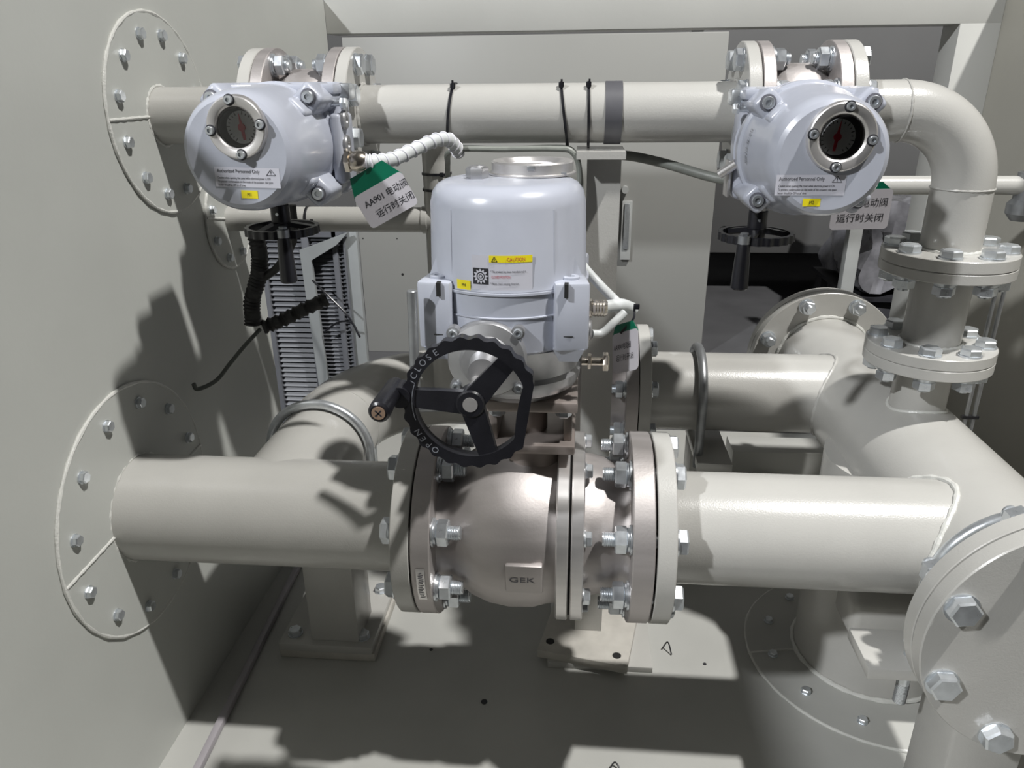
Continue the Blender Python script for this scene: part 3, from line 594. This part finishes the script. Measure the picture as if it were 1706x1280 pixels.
# corner lugs with slots
for sx_ in (-1, 1):
    for sy_ in (-1, 1):
        q = V((AX+sx_*.083, AY+sy_*.066, 0)); m = MB()
        m.box((q.x, q.y, -.276), (.044, .052, .088), Matrix.Rotation(math.radians(-sx_*sy_*8), 3, 'Z'), bev=.004)
        m.add([V((q.x-.02, q.y-.024, -.318)), V((q.x+.02, q.y-.024, -.318)), V((q.x+.02, q.y+.024, -.318)), V((q.x-.02, q.y+.024, -.318)), V((q.x-.012, q.y-.014, -.338)), V((q.x+.012, q.y-.014, -.338)), V((q.x+.012, q.y+.014, -.338)), V((q.x-.012, q.y+.014, -.338))], [(0, 1, 2, 3), (7, 6, 5, 4), (0, 4, 5, 1), (1, 5, 6, 2), (2, 6, 7, 3), (3, 7, 4, 0)])
        # sloped web rising to the cover
        m.add([V((AX+sx_*.060, AY+sy_*.075, -.232)), V((AX+sx_*.098, AY+sy_*.050, -.232)), V((AX+sx_*.070, AY+sy_*.062, -.185)), V((AX+sx_*.078, AY+sy_*.055, -.185)), V((AX+sx_*.05, AY+sy_*.04, -.232))], [(0, 1, 3, 2), (0, 2, 4), (1, 4, 3), (2, 3, 4), (0, 4, 1)])
        lg = part('corner_lug', m, M['alu'], t)
        m = MB(); m.box((q.x-sx_*.004, q.y-.027, -.240), (.005, .012, .017)); sub('slot', m, M['dark'], lg, t)
        m = MB(); m.box((q.x-sx_*.002, q.y-.0262, -.3), (.014, .002, .0012)); sub('slot', m, M['dark'], lg, t)
        m = MB(); m.lathe((q.x+sx_*.001, q.y, -.233), (0, 0, 1), [(0, 0), (0, .011), (.004, .011), (.005, .009), (.0045, .005), (.001, .004), (.001, 0)], 24); sub('cap_screw', m, M['alu'], lg, t)
m = MB()
for a in (-2.24, -.905): # casting ribs down the cover
    x0, y0 = AX+math.cos(a)*(RR-.0015), AY+math.sin(a)*(RR-.0015); m.sweep([(x0, y0, -.238), (x0, y0, -.2), (x0-.002*math.cos(a), y0-.002*math.sin(a), -.145)], .0012, 8)
part('cover_rib', m, M['alu'], t)
# sight glass ring and plug on top
m = MB(); m.lathe((-.0625, 1.035, -.1165), (0, 0, 1), [(0, .0), (0, .058), (.002, .058), (.003, .0545), (.015, .0545), (.017, .0525), (.017, .043), (.012, .038), (.0075, .034), (.0075, 0)], 96); rg = part('window_ring', m, M['turned'], t, 'bright turned ring round the top window', sharp=28)
m = MB(); m.cyl((-.0625, 1.035, -.108), (-.0625, 1.035, -.1045), .033, n=48); sub('window_dome', m, M['white'], rg, t)
m = MB(); m.box((-.061, .9812, -.1045), (.010, .005, .006), bev=.001); m.box((-.020, .9985, -.113), (.007, .003, .003)); sub('notch_screw', m, M['dull'], rg, t)
m = MB(); m.hexa((-.1300, .985, -.118), (0, 0, 1), .0145, .0155); m.lathe((-.13, .985, -.1025), (0, 0, 1), [(0, .007), (0, .0115), (.001, .0105), (.001, .007)], 24, closed=True); m.cyl((-.144, 1.01, -.117), (-.144, 1.01, -.108), .005, n=16); part('hex_plug', m, M['cast'], t)
# curved labels
def cyl_fn(r): return lambda a, b: V((AX+r*math.sin(a/r), AY-r*math.cos(a/r), b))
fn = cyl_fn(RR+.0008)
m = MB(); grid_patch(m, fn, -.037, .0385, -.2385, -.1955, 12, 1); lb = part('caution_label', m, M['silver'], t, 'pale label with yellow caution strip')
fn = cyl_fn(RR+.0012); m = MB(); grid_patch(m, fn, -.0145, .0385, -.2040, -.1955, 10, 1); sub('caution_strip', m, M['yellow'], lb, t)
m = MB(); grid_patch(m, fn, -.0355, -.0155, -.2315, -.2115, 4, 1); sub('gear_emblem', m, M['ink'], lb, t)
fn = cyl_fn(RR+.0015); m = MB(); gp_ = []
for k in range(48):
    a = 2*PI*k/48; r_ = .0092 if (k % 4) in (0, 1) else .0068; gp_.append(fn(-.0255+r_*math.cos(a), -.2215+r_*math.sin(a)))
m.add(gp_, [tuple(range(48))]); sub('gear_emblem', m, M['silver'], lb, t)
fn = cyl_fn(RR+.0018); m = MB(); stroke(m, fn, [(-.0255+.0048*math.cos(2*PI*k/24), -.2215+.0048*math.sin(2*PI*k/24)) for k in range(24)], .0012, True); stroke(m, fn, [(-.0255+.0022*math.cos(2*PI*k/16), -.2215+.0022*math.sin(2*PI*k/16)) for k in range(16)], .0009, True)
put_text(m, '* This product has been manufactured in', .0046, fn, -.0135, -.2165, sxx=.58)
put_text(m, '* Please check rotating direction.', .0046, fn, -.0135, -.2315, sxx=.58)
stroke(m, fn, [(-.0115, -.2030), (-.0045, -.2030), (-.008, -.1970)], .0007, True); stroke(m, fn, [(-.008, -.1988), (-.008, -.2015)], .0008)
sub('lettering', m, M['ink'], lb, t)
m = MB(); put_text(m, 'CLOSED POSITION', .0046, fn, -.0120, -.2232, sxx=.60); put_text(m, 'CAUTION', .0062, fn, .007, -.2022, sxx=.8); sub('lettering', m, M['red_ink'], lb, t, 'red words')
fn = cyl_fn(RR+.0012); m = MB(); grid_patch(m, fn, -.0600, -.0395, -.2405, -.2285, 4, 1); nl = part('number_label', m, M['yellow'], t, 'small yellow sticker reading M4')
fn = cyl_fn(RR+.0016); m = MB(); put_text(m, 'M4', .006, fn, -.0495, -.2365, 'CENTER', .8); sub('lettering', m, M['ink'], nl, t)
# gear base under the housing
m = MB(); m.lathe((AX+.012, AY, 0), (0, 0, 1), [(-.404, 0), (-.404, .066), (-.396, .072), (-.392, .081), (-.387, .084), (-.383, .086), (-.372, .087), (-.366, .083), (-.345, .084), (-.332, .09), (-.326, .092), (-.326, 0)], 96); part('gear_base', m, M['cast'], t)
m = MB(); q = V((AX+.100, AY-.055, -.346)); m.cyl(q, q+V((.034, 0, 0)), .0055, n=16); m.hexa(q+V((.028, 0, 0)), (1, 0, 0), .0125, .008); m.hexa(q+V((.008, 0, 0)), (1, 0, 0), .0105, .005); part('stop_bolt', m, M['brass'], t)
HX, HY, HZ = -.1165, .768, -.339
m = MB(); hb = V((HX+.006, .885, HZ+.012))
m.lathe(hb, (0, -1, 0), [(-.05, 0), (-.05, .05), (.004, .05), (.007, .048), (.012, .034), (.02, .030), (.022, .020), (.05, .018), (.05, 0)], 64); gb_ = part('gear_case', m, M['cast'], t)
for a in (2.45, -.75, -2.4, .75):
    m = MB(); ms = MB(); e = hb+V((.054*math.cos(a), -.004, .054*math.sin(a))); m.cyl(e+V((0, .012, 0)), e+V((0, -.002, 0)), .0085, n=20); socket_screw(ms, None, e+V((0, -.002, 0)), (0, -1, 0), .0058)
    sub('screw_boss', m, M['cast'], gb_, t); sub('case_screw', ms, M['zinc'], gb_, t)
m = MB(); m.cyl((HX, .86, HZ), (HX, HY-.001, HZ), .0085, n=24); part('wheel_shaft', m, M['turned'], t)
nrm = V((0, -1, .04)).normalized()
w_, su, sv = handwheel(t, (HX, HY, HZ), nrm, .0775, 'large black scalloped handwheel facing the viewer', .015, .0135, cut=True, su=(1, 0, 0), hubr=.0165, spw=(.028, .021), spokes=(math.radians(50), math.radians(176), math.radians(-73)), scal=.0016, ns=26)
m = MB(); m.cyl(V((HX, HY, HZ))+nrm*.0005, V((HX, HY, HZ))+nrm*.0022, .0085, n=32); sub('hub_end', m, M['turned'], w_, t, 'silver shaft end')
def wheel_text(txt, ac, dirn):
    m = MB()
    for k, ch in enumerate(txt):
        a = ac-dirn*(k-(len(txt)-1)/2)*.135; e = su*math.cos(a)+sv*math.sin(a); tg = e.cross(nrm) if dirn > 0 else nrm.cross(e)
        up_ = e if dirn > 0 else -e; fn = plane_fn(V((HX, HY, HZ))+nrm*.0006+e*(.0675 if dirn > 0 else .0735), tg if dirn > 0 else tg, up_)
        put_text(m, ch, .0105, fn, 0, 0, 'CENTER')
    sub('lettering', m, M['grey'], w_, t)
wheel_text('CLOSE', math.radians(137), 1); wheel_text('OPEN', math.radians(222), 1)
m = MB(); fn = plane_fn(V((HX, HY, HZ))+nrm*.0006, su, sv); stroke(m, fn, [(.0665*math.cos(a), .0665*math.sin(a)) for a in [math.radians(160+i*2) for i in range(20)]], .0009); stroke(m, fn, [(.072*math.cos(math.radians(158)), .072*math.sin(math.radians(158))), (.0665*math.cos(math.radians(159)), .0665*math.sin(math.radians(159)))], .0009); sub('arrow_mark', m, M['grey'], w_, t)
ga, gbv = V((-.2065, .795, -.327)), V((-.2085, .715, -.330))
m = MB(); m.cyl(V((-.197, .79, -.332)), V((-.197, .765, -.332)), .0125, n=24); m.lathe(ga, gbv-ga, [(0, 0), (0, .0085), (.006, .0105), (.066, .0125), (.0745, .012), (.0765, .0095), (.0765, 0)], 32); sub('grip', m, M['black'], w_, t)
d_ = (gbv-ga).normalized(); e_ = ga+d_*.0765
m = MB(); m.cyl(e_, e_+d_*.0015, .0075, n=24); gs = sub('grip_screw', m, M['copper'], w_, t, 'copper coloured cross-head screw')
fn = plane_fn(e_+d_*.0019, (1, 0, 0), (0, 0, 1)); m = MB(); stroke(m, fn, [(-.0035, .0035), (.0035, -.0035)], .0016); stroke(m, fn, [(-.0035, -.0035), (.0035, .0035)], .0016)
sub('screw_cross', m, M['ink'], w_, t)
m = MB(); m.cyl((-.2010, .88, -.238), (-.2045, .88, -.395), .0062, n=24, bev=.001); m.cyl((-.2045, .88, -.395), (-.13, .9, -.40), .006, n=16); part('clutch_lever', m, M['dull'], t, 'upright plain steel lever rod')
# cable glands right side
m = MB()
gq = V((.015, .962, -.281)); m.hexa(gq, (1, 0, 0), .013, .006); m.lathe(gq+V((.006, 0, 0)), (1, 0, 0), [(0, 0), (0, .0105)]+[(k*.002, .0105 if k % 2 else .0115) for k in range(1, 10)]+[(.02, .009), (.02, 0)], 24)
part('cable_gland', m, M['brass'], t, 'nickel cable gland')
m = MB(); m.box((.008, .965, -.285), (.012, .06, .075), bev=.003); part('terminal_box', m, M['alu'], t)
m = MB(); m.lathe((.014, .953, -.308), (1, 0, 0), [(0, 0), (0, .014), (.005, .014), (.007, .012), (.007, 0)], 24); part('port_plug', m, M['cast'], t)

# ------------------------------------------------------------------ cables, ties, tags
def tie(x, label, dx=0, ang=1.2):
    t = thing('cable_tie', label, 'cable tie', (x, YT, ZT-.05), 'black ties round the upper pipe'); m = MB(); N = 60; pts = []
    for i in range(N):
        a = 2*PI*i/N; pts.append((x+dx*math.sin(a), YT+.0462*math.cos(a), ZT+.0462*math.sin(a)-(.006 if math.sin(a) < -.8 else 0)))
    m.sweep(pts, 0, 4, closed=True, flat=(.0042, .0016), up=(1, 0, 0)); part('strap', m, M['black'], t)
    m = MB(); a = PI-ang+.0; a = math.radians(118); m.box((x+dx*math.sin(a), YT+.048*math.cos(a)-.001, ZT+.048*math.sin(a)), (.008, .006, .008), bev=.001); m.box((x+dx*.9+.001, YT-.03, ZT+.052-.008), (.003, .003, .012)); part('tie_head', m, M['black'], t)
tie(-.2035, 'black tie round the upper pipe, leftmost of the three', .006); tie(-.0255, 'black tie round the upper pipe, middle of the three', -.006); tie(.012, 'black tie round the upper pipe, rightmost, beside the grey band', -.001)
def ringtie(c, d, R_, label):
    t = thing('cable_tie', label, 'cable tie', c); m = MB(); x, y, z = basis(d); c = V(c)
    m.sweep([c+x*(R_*math.cos(2*PI*i/40))+y*(R_*math.sin(2*PI*i/40)) for i in range(40)], 0, 4, closed=True, flat=(.0045, .0018), up=z); part('strap', m, M['black'], t)
    m = MB(); m.box(c+V((R_*.5, -R_*.9, 0)), (.007, .006, .008), bev=.001); part('tie_head', m, M['black'], t)
ringtie((-.268, 1.445, -.163), (0, 0, 1), .0275, 'black tie near the top of the narrow upright pipe')
ringtie((-.268, 1.445, -.192), (0, 0, 1), .0275, 'black tie on the narrow upright pipe, lower of its two')
ringtie((-.525, 1.445, -.25), (1, 0, 0), .0253, 'black tie round the narrow pipe behind the left handwheel')
m = MB(); m.lathe((.050, YT, ZT), ax, [(-.013, .0447), (-.013, .0468), (.013, .0468), (.013, .0447)], 64, closed=True); solo('tape_band', m, M['tape'], 'wide dark grey band wrapped round the upper pipe', 'band')
# spiral wrapped hose from left actuator
hp = spline([(-.297, 1.062, -.1035), (-.285, 1.066, -.1045), (-.265, 1.09, -.104), (-.245, 1.13, -.0955), (-.22, 1.165, -.085), (-.202, 1.19, -.084), (-.193, 1.21, -.097), (-.190, 1.225, -.108)], 10)
t = thing('cable_hose', 'pale spiral-wrapped cable bundle leaving the left dial actuator', 'cable', (-.25, 1.13, -.12))
m = MB(); m.sweep(hp, .0095, 16); part('wrap', m, M['wrap'], t)
m = MB(); pts = []; L = len(hp)-1
for i in range(0, 420):
    u = i/419*L; k = min(int(u), L-1); f_ = u-k; c_ = hp[k].lerp(hp[k+1], f_); T_ = (hp[k+1]-hp[k]).normalized(); x1, y1, _ = basis(T_); a = i*.23; pts.append(c_+x1*(.0102*math.cos(a))+y1*(.0102*math.sin(a)))
m.sweep(pts, .0011, 6); part('spiral', m, M['white'], t)
m = MB(); m.sweep([(-.303, 1.062, -.1035), (-.28, 1.07, -.105)], .0078, 12); part('sheath', m, M['cable'], t)
cabs = [((-.19, 1.222, -.1), 0), ((-.19, 1.228, -.104), .004), ((-.19, 1.235, -.101), .009)]
t = thing('cable_bundle', 'dark cables strapped under the upper pipe and dropping behind the big actuator', 'cable', (-.05, 1.24, -.11))
for k in range(3):
    yy = 1.222+k*.011; m = MB(); m.sweep(spline([(-.24, 1.4, -.3-k*.03), (-.235, 1.38, -.2), (-.222, 1.3, -.135), (-.2, yy, -.103), (-.12, yy, -.1015-k*.001), (-.04, yy, -.101), (-.012, yy, -.106), (.0, yy, -.135), (-.002+k*.003, yy-.01, -.2), (-.003, yy-.02, -.3)], 8), .0045, 10); part('cable', m, M['cable'], t)
t = thing('grey_cable', 'thick dark grey cable sagging right from the middle column to the right actuator', 'cable', (.15, 1.22, -.16))
m = MB(); m.sweep(spline([(.02, 1.30, -.122), (.07, 1.30, -.118), (.13, 1.29, -.128), (.21, 1.26, -.148), (.26, 1.22, -.153)], 8), .0078, 14); part('cable', m, M['cable'], t)
def tag(corner, ux, uy, w_, h_, gh, label, lines, tilt=0, tag_text=.0105, frame=None):
    t = thing('name_tag', label, 'tag', corner); ux, uy = V(ux).normalized(), V(uy).normalized(); r = .006
    def rr_(x0, y0, x1, y1, r=r):
        P = []
        for cx_, cy_, a0 in ((x1-r, y1-r, 0), (x0+r, y1-r, PI/2), (x0+r, y0+r, PI), (x1-r, y0+r, 1.5*PI)):
            for i in range(6): a = a0+PI/2*i/5; P.append((cx_+r*math.cos(a), cy_+r*math.sin(a)))
        return P
    nz = ux.cross(uy)
    m = MB(); m.prism(rr_(0, 0, w_, h_), corner, ux, uy, .001); cd_ = part('card', m, M['card'], t)
    m = MB(); m.prism([(.0, h_-.004), (w_, h_-.004), (w_*.80, h_+gh), (w_*.12, h_+gh)], V(corner)-nz*.0003, ux, uy, .0009); part('green_band', m, M['green'], t, 'dark green top edge')
    fn = plane_fn(V(corner)+nz*.0013, ux, uy); m = MB()
    for k, l in enumerate(lines): put_text(m, l[0], tag_text, fn, l[1], l[2], sxx=l[3])
    part('lettering', m, M['ink'], t); return t
th = math.radians(28)
tag((-.3045, 1.05, -.1445), (math.cos(th), -.1, math.sin(th)), (-math.sin(th), 0, math.cos(th)), .0815, .0, .0, '', []) if False else None
c1 = V((-.2925, 1.055, -.1965)); tag(c1, (math.cos(th), .05, math.sin(th)), (-math.sin(th), .0, math.cos(th)), .078, .050, .024, 'tilted white tag with a green top hanging from the left actuator hose', [('AA901 电动阀', .009, .029, .92), ('运行时关闭', .017, .010, .98)], tag_text=.0125)
c2 = V((.372, 1.16, -.213)); tag(c2, (1, .0, .03), (0, 0, 1), .083, .058, .010, 'white tag half hidden behind the right dial actuator', [('AA902 电动阀', .0, .034, .95), ('运行时关闭', .008, .012, 1.0)], tag_text=.0135)
th3 = math.radians(24)
c3 = V((.054, .985, -.383)); tag(c3, (math.cos(th3)*.62, -.65, math.sin(th3)), (-.06, 0, 1), .052, .058, .012, 'shaded grey tag hanging beside the big actuator gland', [('AA904 电动阀', .003, .034, .55), ('运行时开启', .007, .018, .7)], tag_text=.0105)
t = thing('cable_bundle', 'white wrapped cables leaving the big actuator gland on its right', 'cable', (.05, .97, -.3))
m = MB(); m.sweep(spline([(.034, .965, -.281), (.05, .975, -.281), (.062, .985, -.283), (.078, 1.0, -.293)], 8), .0085, 14); part('wrap', m, M['wrap'], t)
m = MB(); m.sweep(spline([(.055, .99, -.281), (.03, 1.02, -.263), (.005, 1.03, -.236), (-.002, 1.05, -.215)], 8), .0065, 12); part('wrap', m, M['wrap'], t)
m = MB(); m.sweep(spline([(.064, .97, -.289), (.05, .96, -.3), (.035, .955, -.313), (.022, .95, -.313)], 8), .0055, 12); part('wrap', m, M['wrap'], t)
m = MB(); m.sweep(spline([(.077, .975, -.283), (.076, .965, -.295), (.068, .965, -.306), (.06, .97, -.318)], 6), 0, 4, flat=(.003, .0015)); m.box((.0795, .972, -.281), (.008, .006, .007), bev=.001); part('tie', m, M['black'], t)
m = MB()
for k in range(4): m.sweep([(.034, .962, -.276-.0035*k), (.046, .966, -.277-.003*k)], .0012, 6)
part('wire', m, M['black'], t)
# black conduit on the left, with its thin tail
t = thing('black_conduit', 'black ribbed conduit curving down beside the left wall under the left handwheel', 'conduit', (-.55, 1.3, -.44))
cp_ = spline([(-.575, 1.30, -.235), (-.572, 1.30, -.29), (-.580, 1.30, -.33), (-.598, 1.30, -.375), (-.603, 1.30, -.42)], 14); m = MB(); m.sweep(cp_, lambda u: .0145+.0016*math.sin(u*190), 16); part('hose', m, M['rubber'], t)
m = MB(); m.sweep(spline([(-.590, 1.31, -.43), (-.555, 1.33, -.42), (-.52, 1.35, -.405), (-.48, 1.37, -.39)], 8), lambda u: .013+.0025*math.sin(u*60), 12); part('hose', m, M['rubber'], t)
m = MB(); m.sweep(spline([(-.590, 1.30, -.43), (-.61, 1.27, -.452), (-.63, 1.24, -.478), (-.64, 1.2, -.495), (-.66, 1.17, -.5), (-.664, 1.165, -.488)], 8), .0038, 10); part('cable', m, M['olive'], t)
m = MB(); m.sweep(spline([(-.50, 1.30, -.2), (-.505, 1.30, -.26), (-.54, 1.3, -.31), (-.575, 1.3, -.335)], 8), .007, 10); part('cable', m, M['rubber'], t)
# floor conduit and debris
t = thing('floor_conduit', 'thin grey-pink cable duct lying along the floor beside the left wall', 'conduit', (-.62, 1.0, -1.08))
m = MB(); m.box((-.632, 1.16, -1.071), (.013, .9, .015), Matrix.Rotation(math.radians(3), 3, 'Z'), bev=.002); part('duct', m, M['duct'], t)
def wire(pts, label):
    m = MB(); m.sweep(spline(pts, 6), .0014, 8); solo('wire_scrap', m, M['black'], label, 'wire')
wire([(.070, .905, -1.078), (.072, .93, -1.077), (.082, .945, -1.07), (.092, .935, -1.077), (.095, .925, -1.078)], 'small curled black wire scrap on the floor at the bottom of the view')
wire([(.19, 1.235, -1.077), (.2, 1.235, -1.06), (.207, 1.22, -1.078)], 'tiny curled wire scrap on the floor right of the column base')
for k, (a, b) in enumerate(((-.155, 1.07), (-.28, 1.2), (.27, 1.2))):
    m = MB(); m.cyl((a, b, -1.0799), (a, b, -1.0788), .0035 if k else .006, n=12); solo('debris_chip', m, M['ink'], ['dark crumb on the floor in front of the column base', 'dark crumb on the lit floor right of the left pedestal', 'dark crumb on the lit floor left of the riser'][k], 'debris')
# thin rods behind the spool
t = thing('gauge_rod', 'pair of thin upright steel rods behind the flanged spool at the right', 'rod', (.735, 1.38, -.7))
for dx_ in (0, .014): m = MB(); m.cyl((.738+dx_, 1.36, -.31), (.738+dx_, 1.36, -.72), .0035, n=12); part('rod', m, M['dull'], t)
m = MB(); m.box((.745, 1.36, -.60), (.03, .008, .006)); m.box((.745, 1.36, -.655), (.022, .014, .03), bev=.003); part('clip', m, M['black'], t)

# ------------------------------------------------------------------ background
t = thing('equipment_cabinet', 'big plain pale cabinet standing behind the pipework', 'cabinet', (-.21, 3.6, -1.23))
m = MB(); m.box((-.21, 3.6, -.53), (1.6, .4, 1.4), bev=.004); part('body', m, M['cab'], t)
m = MB(); m.box((.213, 3.39, -.63), (.045, .022, .26), bev=.002); hd = part('door_handle', m, M['post'], t)
m = MB(); m.box((.213, 3.376, -.61), (.024, .012, .2), bev=.002); sub('lever', m, M['zinc'], hd, t)
m = MB(); m.cyl((.2, 3.4, -.45), (.2, 3.36, -.45), .015, n=20); part('lock_knob', m, M['post'], t)
for a, b in ((-.815, -.843), (-.99, -.675), (-.83, -.675)):
    m = MB(); m.cyl((a, 3.4002, b), (a, 3.399, b), .006 if b < -.7 else .003, n=14); part('screw_hole', m, M['dark'], t)
t = thing('louvre_panel', 'dark grey louvred ventilation cabinet behind the left wall opening', 'louvre cabinet', (-.75, 2.0, -1.08))
m = MB(); m.box((-.78, 1.975, -.72), (.36, .02, .73)); part('body', m, M['ink'], t)
for (x0, x1, n_, sp) in ((-.84, -.735, 45, .0150), (-.715, -.652, 58, .0115), (-.637, -.621, 58, .0115)):
    m = MB()
    for k in range(n_):
        z = -.385-k*sp; h_ = sp*.72; m.add([V((x0, 1.956, z)), V((x1, 1.956, z)), V((x1, 1.947, z-h_)), V((x0, 1.947, z-h_)), V((x1, 1.956, z-h_)), V((x0, 1.956, z-h_))], [(0, 1, 2, 3), (3, 2, 4, 5), (0, 3, 5), (1, 4, 2)])
    part('slats', m, M['lou'], t)
m = MB()
for x0, x1 in ((-.96, -.84), (-.735, -.715), (-.652, -.637), (-.622, -.617)): m.box(((x0+x1)/2, 1.95, -.72), (x1-x0, .02, .73), bev=.002)
m.box((-.78, 1.95, -.368), (.34, .02, .03)); part('frame', m, M['lou'], t)
m = MB(); m.box((-.602, 1.96, -.72), (.034, .02, .73), bev=.002); part('side_strip', m, M['strip'], t, 'pale grey-green edge strip')
m = MB(); m.prism([(-.735, -.415), (-.60, -.367), (-.633, -.400), (-.706, -.442), (-.69, -.95), (-.72, -.95)], (0, 1.935, 0), (1, 0, 0), (0, 0, 1), .012); part('slant_band', m, M['strip'], t, 'lighter grey slanting band across the louvres')  # flat band with an upright leg, lighter grey than the slats behind it
for k, P_ in enumerate(([(-.70, 1.9, -.49), (-.66, 1.88, -.52), (-.6, 1.86, -.575), (-.555, 1.8, -.61)], [(-.69, 1.92, -.64), (-.64, 1.9, -.605), (-.59, 1.86, -.595), (-.555, 1.8, -.612)])):
    m = MB(); m.sweep(spline(P_, 8), .0028, 8); solo('thin_wire', m, M['black'], ['thin black wire slanting down across the louvres', 'thin black wire arching low across the louvres'][k], 'wire')
# workshop beyond
t = thing('far_cabinet', 'dim grey metal cabinet far back, seen through the frame right of the pale cabinet', 'cabinet', (1.25, 4.6, -1.11))
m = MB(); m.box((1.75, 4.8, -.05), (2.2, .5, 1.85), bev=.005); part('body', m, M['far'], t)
m = MB(); m.cyl((.86, 4.549, -.845), (.86, 4.545, -.845), .03, n=20); part('round_hole', m, M['dark'], t)
t = thing('film_wrapped_pallet', 'crumpled film-wrapped load standing on the workshop floor', 'pallet load', (1.75, 3.9, -1.11))
bm = bmesh.new(); bmesh.ops.create_cube(bm, size=1); bmesh.ops.subdivide_edges(bm, edges=bm.edges[:], cuts=14, use_grid_fill=True); bm.verts.ensure_lookup_table()
vs = []
for v in bm.verts:
    p = V((v.co.x*.75, v.co.y*.6, v.co.z*.42)); k = 1+.05*math.sin(p.x*23+p.z*17)+.04*math.sin(p.x*41-p.z*31+p.y*19); vs.append(V((p.x*k+1.74, p.y*k+3.95, p.z*k-.75)))
m = MB(); m.add(vs, [tuple(v.index for v in f.verts) for f in bm.faces]); bm.free(); part('load', m, M['film'], t, sharp=20)
m = MB()
for k in range(3): m.box((1.74, 3.75+k*.2, -1.06), (.85, .09, .1), bev=.003)
m.box((1.74, 3.95, -1.0), (.85, .65, .02)); part('pallet', m, M['ink'], t)
m = MB(); m.box((1.2, 3.4, -.68), (.055, .05, .86), bev=.002); solo('floor_post', m, M['post'], 'slim pale upright post in the workshop behind the right actuator', 'post')
m = MB(); m.box((1.95, 3.6, -.62), (.09, .02, .24), Matrix.Rotation(.06, 3, 'Y')); solo('hanging_strap', m, M['ochre'], 'dull yellow strip hanging by the film-wrapped load', 'strap')
m = MB(); m.box((1.55, 3.35, -1.06), (.9, .2, .1), Matrix.Rotation(-.45, 3, 'Z')); solo('floor_box', m, M['ink'], 'long low black box on the workshop floor', 'box')
m = MB(); m.box((.75, 1.99, -1.03), (.6, .1, .1), bev=.002); m.box((.53, 1.85, -1.06), (.04, .3, .04)); solo('floor_beam', m, M['beam'], 'low cross beam on the skid floor behind the header', 'beam')

for o in S.objects:
    if o.parent is None: o.location.z += EYE
